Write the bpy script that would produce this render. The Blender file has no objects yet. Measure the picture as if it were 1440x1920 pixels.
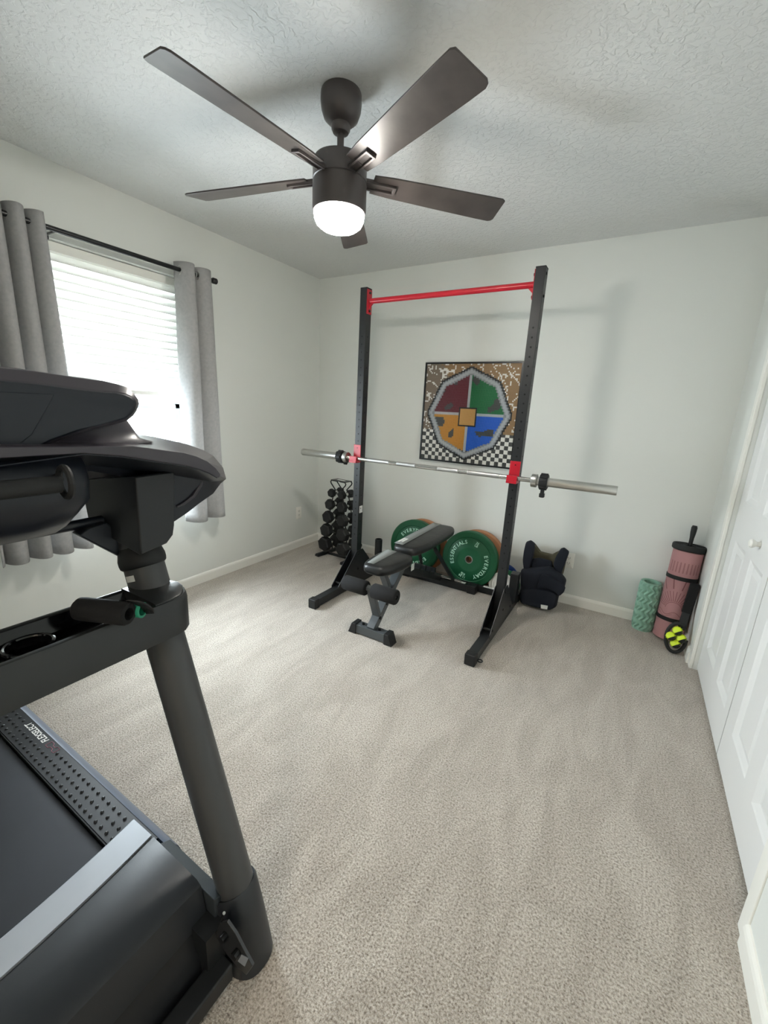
import bpy, bmesh, math, random
from mathutils import Vector, Matrix, noise
random.seed(7)
PI = math.pi
sc = bpy.context.scene
col = sc.collection

# ------------------------------------------------------------------ camera
cam_d = bpy.data.cameras.new('camera')
cam = bpy.data.objects.new('camera', cam_d); col.objects.link(cam)
cam_d.sensor_fit = 'VERTICAL'; cam_d.sensor_height = 36; cam_d.lens = 14.618
cam_d.clip_start = 0.02
M = Matrix(((0.85457, -0.16537, 0.49231), (0.51715, 0.18389, -0.83591), (0.0477, 0.96894, 0.24267))).to_4x4()
M.translation = (0, 0, 1.355)
cam.matrix_world = M
sc.camera = cam

# ------------------------------------------------------------------ world, lights, exposure
w = bpy.data.worlds.new('sky'); sc.world = w; w.use_nodes = True
bg = w.node_tree.nodes['Background']
bg.inputs[0].default_value = (0.80, 0.93, 1.0, 1); bg.inputs[1].default_value = 3.6
sc.view_settings.view_transform = 'Standard'; sc.view_settings.look = 'None'
sc.view_settings.gamma = 1; sc.view_settings.use_curve_mapping = False
sc.view_settings.exposure = 1.7
sc.cycles.max_bounces = 10; sc.cycles.diffuse_bounces = 6; sc.cycles.transparent_max_bounces = 12
sc.cycles.sample_clamp_indirect = 6
sc.cycles.use_denoising = True

def area(name, loc, rot, sx, sy, energy, color=(1, 1, 1), portal=False, spread=PI):
    d = bpy.data.lights.new(name, 'AREA'); d.shape = 'RECTANGLE'; d.size = sx; d.size_y = sy
    d.energy = energy; d.color = color; d.spread = spread
    if portal: d.cycles.is_portal = True
    o = bpy.data.objects.new(name, d); col.objects.link(o)
    o.location = loc; o.rotation_euler = rot
    return o
# daylight entering by the window (portal guides the sky light), warm fill light added in the unseen hallway behind the camera
area('window_portal', (-2.84, 1.41, 1.33), (0, -PI/2, 0), 1.52, 0.94, 1, portal=True)
area('window_daylight', (-3.05, 1.41, 1.45), (0, -PI/2, 0), 1.5, 1.0, 62, (0.84, 0.94, 1.0))
area('hallway_fill', (0.0, -1.5, 2.36), (0, 0, 0), 0.5, 0.5, 8, (1.0, 0.90, 0.78))
LENS_STRENGTH = 46.0

# ------------------------------------------------------------------ materials
def lin(c):
    return tuple(((x/255)/12.92 if x/255 <= 0.04045 else ((x/255+0.055)/1.055)**2.4) for x in c) + (1,)

def mat(name, rgb, rough=0.5, metal=0.0, bump=None, spec=0.5, vary=None, emit=None, aniso=None):
    """bump=(scale, strength, distance); vary=(scale, rgb2, lo, hi)"""
    m = bpy.data.materials.new(name); m.use_nodes = True
    nt = m.node_tree; b = nt.nodes['Principled BSDF']
    b.inputs['Base Color'].default_value = lin(rgb)
    b.inputs['Roughness'].default_value = rough
    b.inputs['Metallic'].default_value = metal
    b.inputs['Specular IOR Level'].default_value = spec
    tc = nt.nodes.new('ShaderNodeTexCoord')
    if vary:
        n = nt.nodes.new('ShaderNodeTexNoise'); n.inputs['Scale'].default_value = vary[0]; n.inputs['Detail'].default_value = 4
        nt.links.new(tc.outputs['Object'], n.inputs['Vector'])
        r = nt.nodes.new('ShaderNodeValToRGB')
        r.color_ramp.elements[0].position = vary[2]; r.color_ramp.elements[1].position = vary[3]
        r.color_ramp.elements[0].color = lin(rgb); r.color_ramp.elements[1].color = lin(vary[1])
        nt.links.new(n.outputs['Fac'], r.inputs['Fac']); nt.links.new(r.outputs['Color'], b.inputs['Base Color'])
    if bump:
        n = nt.nodes.new('ShaderNodeTexNoise'); n.inputs['Scale'].default_value = bump[0]; n.inputs['Detail'].default_value = 3
        nt.links.new(tc.outputs['Object'], n.inputs['Vector'])
        bp = nt.nodes.new('ShaderNodeBump'); bp.inputs['Strength'].default_value = bump[1]; bp.inputs['Distance'].default_value = bump[2]
        nt.links.new(n.outputs['Fac'], bp.inputs['Height']); nt.links.new(bp.outputs['Normal'], b.inputs['Normal'])
    if emit:
        b.inputs['Emission Color'].default_value = lin(emit[0]); b.inputs['Emission Strength'].default_value = emit[1]
    return m

WALL = mat('wall_paint', (222, 224, 219), 0.55, bump=(220, 0.12, 0.002))
TRIM = mat('trim_paint', (236, 235, 228), 0.35)
DOORP = mat('door_paint', (228, 228, 226), 0.35)
BLACK = mat('black_powder_coat', (27, 29, 31), 0.42, bump=(600, 0.1, 0.0005))
BLACKG = mat('black_metal', (16, 17, 18), 0.3)
HOLE = mat('hole_black', (6, 6, 7), 0.9)
RUBBER = mat('black_rubber', (20, 21, 22), 0.6, bump=(300, 0.15, 0.001))
FOAM = mat('black_foam', (12, 12, 13), 0.9, bump=(500, 0.3, 0.001))
RED = mat('red_paint', (184, 24, 42), 0.3)
CHROME = mat('chrome', (215, 215, 212), 0.16, 1.0)
STEEL = mat('brushed_steel', (200, 200, 196), 0.3, 1.0)
GREYF = mat('grey_frame', (74, 78, 80), 0.4)
VINYL = mat('black_vinyl', (26, 27, 27), 0.4, bump=(9, 0.35, 0.01))
VINYLG = mat('grey_vinyl', (128, 132, 130), 0.4)
GREEN = mat('green_rubber', (18, 88, 55), 0.5, bump=(200, 0.08, 0.001))
ORANGE = mat('tan_orange_rubber', (170, 118, 82), 0.6)
BLUE = mat('blue_rubber', (32, 62, 128), 0.5)
WHITEP = mat('white_rubber', (232, 230, 222), 0.5)
LETTER = mat('pale_lettering', (196, 240, 218), 0.6)
LABEL = mat('white_label', (230, 230, 226), 0.5)
NAVY = mat('navy_fabric', (14, 19, 31), 0.85, bump=(350, 0.4, 0.002))
OLIVE = mat('olive_lining', (88, 83, 66), 0.9, bump=(300, 0.3, 0.001))
FANM = mat('dark_bronze', (88, 82, 81), 0.38, 0.3)
FANB = mat('blade_wood', (66, 60, 58), 0.36, vary=(14, (80, 73, 70), 0.35, 0.7))
TUBEM = mat('treadmill_grey_tube', (68, 69, 70), 0.42, 0.1)
TPLAST = mat('treadmill_black_plastic', (24, 26, 29), 0.42, bump=(420, 0.12, 0.0006))
TPLAST2 = mat('treadmill_charcoal_plastic', (38, 41, 45), 0.4, bump=(420, 0.12, 0.0006))
CONS = mat('console_plastic', (62, 58, 65), 0.33)
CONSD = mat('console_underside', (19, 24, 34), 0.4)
SILV = mat('silver_plastic', (166, 172, 180), 0.42, 0.15, vary=(3, (156, 163, 171), 0.4, 0.6))
BELT = mat('belt_rubber', (22, 26, 34), 0.6, vary=(5, (28, 32, 41), 0.4, 0.65))
RAILG = mat('rail_side_grey', (88, 97, 113), 0.4)
SIDEC = mat('side_cover_plastic', (52, 58, 62), 0.4)
PIV = mat('pivot_steel', (70, 72, 74), 0.35, 0.6)
TRAYM = mat('tray_plastic', (34, 36, 36), 0.36)
TRAYIN = mat('tray_gloss_black', (5, 5, 6), 0.12)
TEAL = mat('teal_band', (46, 150, 118), 0.5)
MINT = mat('mint_foam', (140, 180, 160), 0.7)
PINK = mat('dusty_pink_mat', (184, 136, 138), 0.75, bump=(260, 0.15, 0.001))
DPINK = mat('mat_print', (140, 92, 96), 0.8)
NEON = mat('neon_yellow', (214, 236, 40), 0.5)
OUTLET = mat('outlet_plastic', (236, 234, 226), 0.35)
VINYLW = mat('window_vinyl', (178, 182, 184), 0.35)
HALLW = mat('hall_wall', (216, 212, 204), 0.6)

def two_way(name, rgb, fac, bump=None, vary=None):
    """cloth / slat that lets some light through"""
    m = mat(name, rgb, 0.85, bump=bump, vary=vary); nt = m.node_tree
    b = nt.nodes['Principled BSDF']; out = nt.nodes['Material Output']
    t = nt.nodes.new('ShaderNodeBsdfTranslucent'); t.inputs['Color'].default_value = lin(rgb)
    mx = nt.nodes.new('ShaderNodeMixShader'); mx.inputs[0].default_value = fac
    nt.links.new(b.outputs[0], mx.inputs[1]); nt.links.new(t.outputs[0], mx.inputs[2]); nt.links.new(mx.outputs[0], out.inputs[0])
    return m
CURT = two_way('curtain_linen', (184, 183, 182), 0.25, bump=(180, 0.3, 0.002), vary=(60, (170, 170, 170), 0.35, 0.7))
SLAT = two_way('blind_slat', (232, 232, 228), 0.13)

GLASS = bpy.data.materials.new('window_glass'); GLASS.use_nodes = True
nt = GLASS.node_tree; nt.nodes.remove(nt.nodes['Principled BSDF'])
g = nt.nodes.new('ShaderNodeBsdfGlossy'); g.inputs['Roughness'].default_value = 0.02
t = nt.nodes.new('ShaderNodeBsdfTransparent'); mx = nt.nodes.new('ShaderNodeMixShader'); mx.inputs[0].default_value = 0.06
nt.links.new(t.outputs[0], mx.inputs[1]); nt.links.new(g.outputs[0], mx.inputs[2]); nt.links.new(mx.outputs[0], nt.nodes['Material Output'].inputs[0])

LENS = mat('lamp_lens', (255, 250, 240), 0.4, emit=((255, 249, 240), LENS_STRENGTH))

# ceiling: knockdown texture
CEIL = mat('ceiling_knockdown', (214, 215, 213), 0.75)
nt = CEIL.node_tree; b = nt.nodes['Principled BSDF']; tc = nt.nodes['Texture Coordinate']
n = nt.nodes.new('ShaderNodeTexNoise'); n.inputs['Scale'].default_value = 46; n.inputs['Detail'].default_value = 5; n.inputs['Distortion'].default_value = 0.6
r = nt.nodes.new('ShaderNodeValToRGB'); r.color_ramp.elements[0].position = 0.47; r.color_ramp.elements[1].position = 0.60
bp = nt.nodes.new('ShaderNodeBump'); bp.inputs['Strength'].default_value = 0.55; bp.inputs['Distance'].default_value = 0.004
nt.links.new(tc.outputs['Object'], n.inputs['Vector']); nt.links.new(n.outputs['Fac'], r.inputs['Fac'])
nt.links.new(r.outputs['Color'], bp.inputs['Height']); nt.links.new(bp.outputs['Normal'], b.inputs['Normal'])

# carpet: fine tufts of pale and brown yarn, nap brushed in patches and streaks
CARPET = bpy.data.materials.new('carpet_pile'); CARPET.use_nodes = True
nt = CARPET.node_tree; b = nt.nodes['Principled BSDF']; b.inputs['Roughness'].default_value = 0.95; b.inputs['Specular IOR Level'].default_value = 0.1
b.inputs['Sheen Weight'].default_value = 0.35; b.inputs['Sheen Roughness'].default_value = 0.5
N = nt.nodes.new; Lk = nt.links.new
tc = N('ShaderNodeTexCoord')
n1 = N('ShaderNodeTexNoise'); n1.inputs['Scale'].default_value = 165; n1.inputs['Detail'].default_value = 4; n1.inputs['Roughness'].default_value = 0.7
Lk(tc.outputs['Object'], n1.inputs['Vector'])
r1 = N('ShaderNodeValToRGB'); e = r1.color_ramp.elements
e[0].position = 0.34; e[0].color = lin((122, 111, 99)); e[1].position = 0.62; e[1].color = lin((212, 205, 195))
em = r1.color_ramp.elements.new(0.47); em.color = lin((178, 169, 157))
Lk(n1.outputs['Fac'], r1.inputs['Fac'])
n2 = N('ShaderNodeTexNoise'); n2.inputs['Scale'].default_value = 3.4; n2.inputs['Detail'].default_value = 5; n2.inputs['Distortion'].default_value = 1.2
mp = N('ShaderNodeMapping'); mp.inputs['Scale'].default_value = (2.2, 0.7, 1)
Lk(tc.outputs['Object'], mp.inputs['Vector']); Lk(mp.outputs['Vector'], n2.inputs['Vector'])
r2 = N('ShaderNodeValToRGB'); r2.color_ramp.elements[0].position = 0.38; r2.color_ramp.elements[0].color = (0.86, 0.85, 0.84, 1)
r2.color_ramp.elements[1].position = 0.62; r2.color_ramp.elements[1].color = (1.03, 1.03, 1.03, 1)
Lk(n2.outputs['Fac'], r2.inputs['Fac'])
mm = N('ShaderNodeMix'); mm.data_type = 'RGBA'; mm.blend_type = 'MULTIPLY'; mm.inputs[0].default_value = 1.0
Lk(r1.outputs['Color'], mm.inputs[6]); Lk(r2.outputs['Color'], mm.inputs[7]); Lk(mm.outputs[2], b.inputs['Base Color'])
n3 = N('ShaderNodeTexNoise'); n3.inputs['Scale'].default_value = 210; n3.inputs['Detail'].default_value = 3
Lk(tc.outputs['Object'], n3.inputs['Vector'])
bp = N('ShaderNodeBump'); bp.inputs['Strength'].default_value = 0.9; bp.inputs['Distance'].default_value = 0.008
Lk(n3.outputs['Fac'], bp.inputs['Height']); Lk(bp.outputs['Normal'], b.inputs['Normal'])

# ------------------------------------------------------------------ mesh helpers
ORG = {}
class MB:
    def __init__(s): s.v = []; s.f = []; s.m = []; s.mi = 0
    def add(s, vs, fs, xf=None):
        o = len(s.v)
        for p in vs:
            p = Vector(p)
            s.v.append(xf @ p if xf else p)
        for f in fs: s.f.append([o+i for i in f]); s.m.append(s.mi)
        return s
    def use(s, i): s.mi = i; return s
    def box(s, lo, hi, xf=None):
        a, b = lo, hi
        vs = [(x, y, z) for x in (a[0], b[0]) for y in (a[1], b[1]) for z in (a[2], b[2])]
        return s.add(vs, [(0, 1, 3, 2), (4, 6, 7, 5), (0, 4, 5, 1), (2, 3, 7, 6), (0, 2, 6, 4), (1, 5, 7, 3)], xf)
    def loft(s, rings, caps=True, closed=True, xf=None):
        n = len(rings[0]); vs = [p for r in rings for p in r]; fs = []
        for i in range(len(rings)-1):
            for j in range(n if closed else n-1):
                k = (j+1) % n
                fs.append((i*n+j, i*n+k, (i+1)*n+k, (i+1)*n+j))
        if caps and closed:
            fs.append(tuple(range(n-1, -1, -1))); fs.append(tuple((len(rings)-1)*n+j for j in range(n)))
        return s.add(vs, fs, xf)
    def lathe(s, prof, p0=(0, 0, 0), d=(0, 0, 1), n=24, caps=True, ry=1.0):
        """prof = [(radius, distance along d)]"""
        d = Vector(d).normalized(); q = Vector((0, 0, 1)).rotation_difference(d).to_matrix()
        p0 = Vector(p0); rings = []
        for r, h in prof:
            rings.append([p0 + q @ Vector((max(r, 1e-5)*math.cos(2*PI*j/n), ry*max(r, 1e-5)*math.sin(2*PI*j/n), h)) for j in range(n)])
        return s.loft(rings, caps)
    def cyl(s, a, b, r, r2=None, n=20):
        a = Vector(a); b = Vector(b)
        return s.lathe([(r, 0), (r if r2 is None else r2, (b-a).length)], a, b-a, n)
    def tube(s, pts, r, n=10, closed=False, flat=1.0):
        pts = [Vector(p) for p in pts]; rings = []; N_ = len(pts); prev = None
        for i, p in enumerate(pts):
            if closed: t = pts[(i+1) % N_]-pts[i-1]
            else: t = pts[min(i+1, N_-1)]-pts[max(i-1, 0)]
            t.normalize()
            if prev is None:
                a = Vector((0, 0, 1)) if abs(t.z) < 0.9 else Vector((1, 0, 0))
                u = t.cross(a).normalized()
            else: u = (prev-t*prev.dot(t)).normalized()
            prev = u; v = t.cross(u)
            rr = r[i] if isinstance(r, (list, tuple)) else r
            rings.append([p+u*rr*math.cos(2*PI*j/n)+v*rr*flat*math.sin(2*PI*j/n) for j in range(n)])
        if closed: rings.append(rings[0])
        return s.loft(rings, caps=not closed)
    def bar(s, a, b, w, h, up=(0, 0, 1)):
        """rectangular bar from a to b; w across, h along up"""
        a = Vector(a); b = Vector(b); t = (b-a).normalized(); u = t.cross(Vector(up)).normalized(); v = u.cross(t)
        def ring(p): return [p+u*w/2+v*h/2, p-u*w/2+v*h/2, p-u*w/2-v*h/2, p+u*w/2-v*h/2]
        return s.loft([ring(a), ring(b)])
    def prism(s, outline, d):
        d = Vector(d); o = [Vector(p) for p in outline]
        return s.loft([o, [p+d for p in o]])
    def ball(s, c, r, n=16, sz=(1, 1, 1)):
        c = Vector(c); rings = []
        for i in range(1, n//2):
            a = PI*i/(n//2)
            rings.append([c+Vector((sz[0]*r*math.sin(a)*math.cos(2*PI*j/n), sz[1]*r*math.sin(a)*math.sin(2*PI*j/n), sz[2]*r*math.cos(a))) for j in range(n)])
        return s.loft(rings)
    def text(s, body, size, xf, align='CENTER', ext=0.0006, shear=0):
        cu = bpy.data.curves.new('t', 'FONT'); cu.body = body; cu.size = size; cu.align_x = align; cu.align_y = 'CENTER'; cu.extrude = ext; cu.offset = size*0.015; cu.shear = shear
        cu.resolution_u = 3
        o = bpy.data.objects.new('t', cu); col.objects.link(o)
        bpy.context.view_layer.update()
        me = bpy.data.meshes.new_from_object(o.evaluated_get(bpy.context.evaluated_depsgraph_get()))
        s.add([v.co.copy() for v in me.vertices], [tuple(p.vertices) for p in me.polygons], xf)
        bpy.data.objects.remove(o); bpy.data.curves.remove(cu); bpy.data.meshes.remove(me)
        return s
    def build(s, name, mats, parent=None, bevel=0, smooth=True, seg=2, solid=0, sub=0, angle=35):
        me = bpy.data.meshes.new(name)
        org = ORG.get(parent.name, Vector()) if parent else Vector()
        me.from_pydata([tuple(p-org) for p in s.v], [], s.f)
        if not isinstance(mats, (list, tuple)): mats = [mats]
        for m in mats: me.materials.append(m)
        for p, i in zip(me.polygons, s.m): p.material_index = i
        bm = bmesh.new(); bm.from_mesh(me); bmesh.ops.recalc_face_normals(bm, faces=bm.faces); bm.to_mesh(me); bm.free()
        if smooth:
            for p in me.polygons: p.use_smooth = True
            me.set_sharp_from_angle(angle=math.radians(angle))
        me.update()
        o = bpy.data.objects.new(name, me); col.objects.link(o)
        if parent: o.parent = parent; ORG[o.name] = org
        if sub:
            q = o.modifiers.new('s', 'SUBSURF'); q.levels = sub; q.render_levels = sub
        if solid:
            q = o.modifiers.new('t', 'SOLIDIFY'); q.thickness = solid; q.offset = 0
        if bevel:
            q = o.modifiers.new('b', 'BEVEL'); q.width = bevel; q.segments = seg; q.limit_method = 'ANGLE'; q.angle_limit = math.radians(35)
            if smooth: q.harden_normals = True
        return o

def tag(o, label, cat, group=None):
    o['label'] = label; o['category'] = cat
    if group: o['group'] = group
    return o
def thing(name, loc, label, cat, group=None):
    o = bpy.data.objects.new(name, None); col.objects.link(o); o.location = loc; o.empty_display_size = 0.05
    ORG[o.name] = Vector(loc)
    return tag(o, label, cat, group)
def struct(mb, name, m, **k):
    k.setdefault('smooth', False)
    o = mb.build(name, m, **k); o['kind'] = 'structure'; return o
def dup(root, loc, rot=None, scale=None):
    r_ = root.copy(); col.objects.link(r_); r_.location = loc
    if rot is not None: r_.rotation_euler = rot
    if scale is not None: r_.scale = scale
    for ch in list(root.children):
        c = ch.copy(); col.objects.link(c); c.parent = r_
        for gch in list(ch.children):
            d = gch.copy(); col.objects.link(d); d.parent = c
    return r_
def rrect(w, h, r, n=6, c=(0, 0)):
    """rounded rectangle outline, 2D"""
    pts = []
    for cx, cy, a0 in ((w/2-r, h/2-r, 0), (-w/2+r, h/2-r, PI/2), (-w/2+r, -h/2+r, PI), (w/2-r, -h/2+r, 1.5*PI)):
        for i in range(n+1):
            a = a0+PI/2*i/n
            pts.append((c[0]+cx+r*math.cos(a), c[1]+cy+r*math.sin(a)))
    return pts

# ------------------------------------------------------------------ room shell
XL, XR, YB, YF, H = -2.66, 0.468, 3.19, -0.78, 2.44
FP = []
struct(MB().box((XL-.1, YF-1.5, -.1), (XR+.3, YB+.1, 0)), 'floor', CARPET)
struct(MB().box((XL-.1, YF-1.5, H), (XR+.3, YB+.1, H+.1)), 'ceiling', CEIL)
struct(MB().box((XL-.1, YB, 0), (XR+.3, YB+.1, H)), 'wall_back', WALL)
# left wall with window opening, 16 cm deep
WY0, WY1, WZ0, WZ1 = 0.95, 1.87, 0.60, 2.095
b_ = MB()
b_.box((XL-.16, YF-.1, 0), (XL, WY0, H)); b_.box((XL-.16, WY1, 0), (XL, YB+.1, H))
b_.box((XL-.16, WY0, 0), (XL, WY1, WZ0)); b_.box((XL-.16, WY0, WZ1), (XL, WY1, H))
struct(b_, 'wall_left', WALL)
# right wall: stub by the corner, header, long stretch towards the camera
CY0, CY1 = 1.272, 2.722
b_ = MB()
b_.box((XR, CY1, 0), (XR+.12, YB, H)); b_.box((XR, YF, 0), (XR+.12, CY0, H)); b_.box((XR, CY0, 2.07), (XR+.12, CY1, H))
struct(b_, 'wall_right', WALL)
struct(MB().box((XR+.18, CY0-.1, 0), (XR+.2, CY1+.1, H)), 'wall_closet', WALL)
# front wall with doorway, short hallway beyond
b_ = MB()
b_.box((XL, YF-.1, 0), (-.44, YF, H)); b_.box((.40, YF-.1, 0), (XR+.12, YF, H)); b_.box((-.44, YF-.1, 2.05), (.40, YF, H))
struct(b_, 'wall_front', WALL)
b_ = MB()
b_.box((-.9, YF-1.45, 0), (XR+.12, YF-1.4, H)); b_.box((-.95, YF-1.4, 0), (-.9, YF-.1, H)); b_.box((XR+.12, YF-1.45, 0), (XR+.17, YF-.1, H))
struct(b_, 'wall_hallway', HALLW)
# baseboards with rounded top edge
def base_profile(a, b, nrm, name):
    a = Vector(a); b = Vector(b); nrm = Vector(nrm)
    prof = [(0, 0), (.013, 0), (.013, .058), (.010, .068), (.004, .075), (0, .076)]
    rings = [[p+nrm*x+Vector((0, 0, z)) for x, z in prof] for p in (a, b)]
    return struct(MB().loft(rings), name, TRIM)
base_profile((XL, YB, 0), (XR, YB, 0), (0, -1, 0), 'baseboard_back')
base_profile((XL, YF, 0), (XL, YB, 0), (1, 0, 0), 'baseboard_left')
base_profile((XR, YF, 0), (XR, CY0-.052, 0), (-1, 0, 0), 'baseboard_right')
base_profile((XR, CY1+.052, 0), (XR, YB, 0), (-1, 0, 0), 'baseboard_corner')
# corner-bead returns beside the closet opening
struct(MB().box((XR-.005, CY1-.003, 0), (XR+.012, CY1+.052, 2.1)), 'trim_1', TRIM, bevel=.003)
struct(MB().box((XR-.005, CY0-.052, 0), (XR+.012, CY0+.003, 2.1)), 'trim_2', TRIM, bevel=.003)

# closet doors: six moulded panels each
def door(name, y0, y1):
    X = 0.500; z0, z1 = 0.018, 2.05
    w_ = y1-y0
    c = [(.106, .340), (.444, .662)]
    k = 1.0
    ys = [y0]; 
    spans = sorted([(y1-b*k, y1-a*k) for a, b in c])
    ys = [y0, spans[0][0], spans[0][1], spans[1][0], spans[1][1], y1]
    zs = [z0, .195, .800, .995, 1.60, 1.71, 1.93, z1]
    m = MB()
    for i in range(5):
        for j in range(7):
            a0, a1, b0, b1 = ys[i], ys[i+1], zs[j], zs[j+1]
            if i in (1, 3) and j in (1, 3, 5):
                r_ = []
                for ins, dx in ((0, 0), (.007, .004), (.026, .012), (.030, .012), (.052, .006)):
                    r_.append([(X+dx, a0+ins, b0+ins), (X+dx, a1-ins, b0+ins), (X+dx, a1-ins, b1-ins), (X+dx, a0+ins, b1-ins)])
                m.loft(r_, caps=False)
                m.add(r_[-1], [(0, 1, 2, 3)])
            else:
                m.add([(X, a0, b0), (X, a1, b0), (X, a1, b1), (X, a0, b1)], [(0, 1, 2, 3)])
    m.add([(X, y0, z0), (X, y1, z0), (X, y1, z1), (X, y0, z1), (X+.034, y0, z0), (X+.034, y1, z0), (X+.034, y1, z1), (X+.034, y0, z1)],
          [(0, 4, 5, 1), (1, 5, 6, 2), (2, 6, 7, 3), (3, 7, 4, 0), (4, 7, 6, 5)])
    return struct(m, name, DOORP)
d1 = door('door_1', 1.992, 2.717)
MB().lathe([(.011, 0), (.010, .014), (.017, .022), (.019, .030), (.015, .037), (.004, .040)], (.500, 2.185, .888), (-1, 0, 0), 20).build('door_knob', TRIM, d1)
d2 = door('door_2', 1.277, 1.984)

# window
win = struct(MB().box((XL-.155, WY0, WZ0), (XL-.10, WY0+.045, WZ1)).box((XL-.155, WY1-.045, WZ0), (XL-.10, WY1, WZ1))
             .box((XL-.155, WY0, WZ0), (XL-.10, WY1, WZ0+.045)).box((XL-.155, WY0, WZ1-.045), (XL-.10, WY1, WZ1)), 'window_1', VINYLW)
m_ = MB()
for z0, z1, x in ((WZ0+.045, 1.315, XL-.108), (1.275, WZ1-.045, XL-.132)):
    a, b = WY0+.045, WY1-.045
    m_.box((x-.02, a, z0), (x, a+.035, z1)); m_.box((x-.02, b-.035, z0), (x, b, z1)); m_.box((x-.02, a, z0), (x, b, z0+.035)); m_.box((x-.02, a, z1-.035), (x, b, z1))
m_.build('window_sash', VINYLW, win, bevel=.003, smooth=False)
MB().box((XL-.095, 1.37, 1.300), (XL-.075, 1.45, 1.318)).build('sash_lock', VINYLW, win, bevel=.004)
MB().box((XL-.120, WY0+.08, WZ0+.08), (XL-.117, WY1-.08, 1.28)).box((XL-.144, WY0+.08, 1.31), (XL-.141, WY1-.08, WZ1-.08)).build('window_pane', GLASS, win, smooth=False)
MB().box((XL-.16, WY0-.03, WZ0-.022), (XL+.025, WY1+.03, WZ0)).build('window_sill', TRIM, win, bevel=.004, smooth=False)

# blind
bl = thing('window_blind', (XL-.06, 1.41, 2.07), 'white slatted window blind drawn halfway down behind the curtains', 'blind')
MB().box((XL-.095, WY0+.01, 2.045), (XL-.035, WY1-.01, 2.092)).build('headrail', TRIM, bl, bevel=.003)
m_ = MB(); z = 2.03; k = 0
while z > 1.40:
    xf = Matrix.Translation((XL-.065, 0, z)) @ Matrix.Rotation(math.radians(73), 4, 'Y')
    m_.box((-.026, WY0+.015, -.0014), (.026, WY1-.015, .0014), xf); z -= .044
m_.build('slats', SLAT, bl, smooth=False)
MB().box((XL-.085, WY0+.015, 1.362), (XL-.045, WY1-.015, 1.388)).build('bottom_rail', TRIM, bl, bevel=.003)
m_ = MB()
for y in (1.10, 1.41, 1.73): m_.cyl((XL-.062, y, 2.05), (XL-.062, y, 1.375), .0012, n=6)
m_.build('ladder_cord', TRIM, bl)
MB().cyl((XL-.028, 1.055, 2.035), (XL-.030, 1.056, 1.52), .0045, n=8).lathe([(.003, 0), (.007, .01), (.006, .04), (.002, .05)], (XL-.030, 1.056, 1.48), (0, 0, 1), 8).build('tilt_wand', GREYF, bl)

# curtain rod and curtains
rod = thing('curtain_rod', (-2.53, 1.4, 2.10), 'matte black curtain rod spanning above the window', 'curtain rod')
MB().cyl((-2.53, .70, 2.100), (-2.53, 1.965, 2.104), .0125, n=16).build('rod', BLACKG, rod)
MB().lathe([(.0145, 0), (.018, .005), (.018, .03), (.012, .036)], (-2.53, 1.955, 2.104), (0, 1, 0)).build('end_cap', BLACKG, rod)
for y in (1.09, 1.93): MB().cyl((-2.53, y, 2.095), (-2.66, y, 2.095), .006, n=8).lathe([(.022, 0), (.022, .006)], (-2.66, y, 2.095), (1, 0, 0)).build('bracket', BLACKG, rod)

def curtain(label, folds, y0, y1, zt, zb, amp, yb0, yb1, phase, rings_):
    t_ = thing('curtain', (-2.53, (y0+y1)/2, 2.1), label, 'curtain')
    m = MB(); ns = folds*16; nz = 30; rows = []
    for i in range(nz+1):
        q = i/nz; z = zt+(zb-zt)*q; row = []
        a0 = y0+(yb0-y0)*q; a1 = y1+(yb1-y1)*q
        A = amp*(0.85+.25*q)
        for j in range(ns+1):
            s_ = j/ns; ph = 2*PI*folds*s_+phase
            y = a0+(a1-a0)*s_+(a1-a0)/folds*.165*math.sin(ph)
            x = -2.53+A*math.cos(ph)*(1+.18*math.sin(3.1*s_*folds+2*q))+.006*noise.noise(Vector((s_*folds*1.3, q*3, 4)))
            row.append((x, y, z+.004*math.cos(ph*.5)*(q > .99)))
        rows.append(row)
    m.loft(rows, caps=False, closed=False)
    m.build('fabric_panel', CURT, t_, solid=.003, angle=80)
    for f in range(folds*2):
        ph = (f+.5)*PI  # rod passes where cloth crosses x = rod
        s_ = (ph-phase)/(2*PI*folds)
        if 0 < s_ < 1 and rings_:
            y = y0+(y1-y0)*s_+(y1-y0)/folds*.165*math.sin(ph)
            nrm = Vector((1, .25, 0)) if f % 2 else Vector((-1, .25, 0))
            ring = []
            q_ = Vector((0, 0, 1)).rotation_difference(Vector((0, 1, 0))).to_matrix()
            ring = [Vector((-2.53, y, 2.102))+q_ @ Vector((.023*math.cos(2*PI*k/20), .023*math.sin(2*PI*k/20), 0)) for k in range(20)]
            MB().tube(ring, .0035, 6, closed=True).build('grommet', STEEL, t_)
    return t_
curtain('pale grey grommet curtain bunched left of the window, above the treadmill', 4, .700, 1.030, 2.150, .525, .048, .66, 1.050, .6, 0)
curtain('pale grey grommet curtain bunched right of the window, nearest the room corner', 2, 1.725, 1.965, 2.150, .530, .050, 1.700, 1.985, 3.6, 1)

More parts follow.
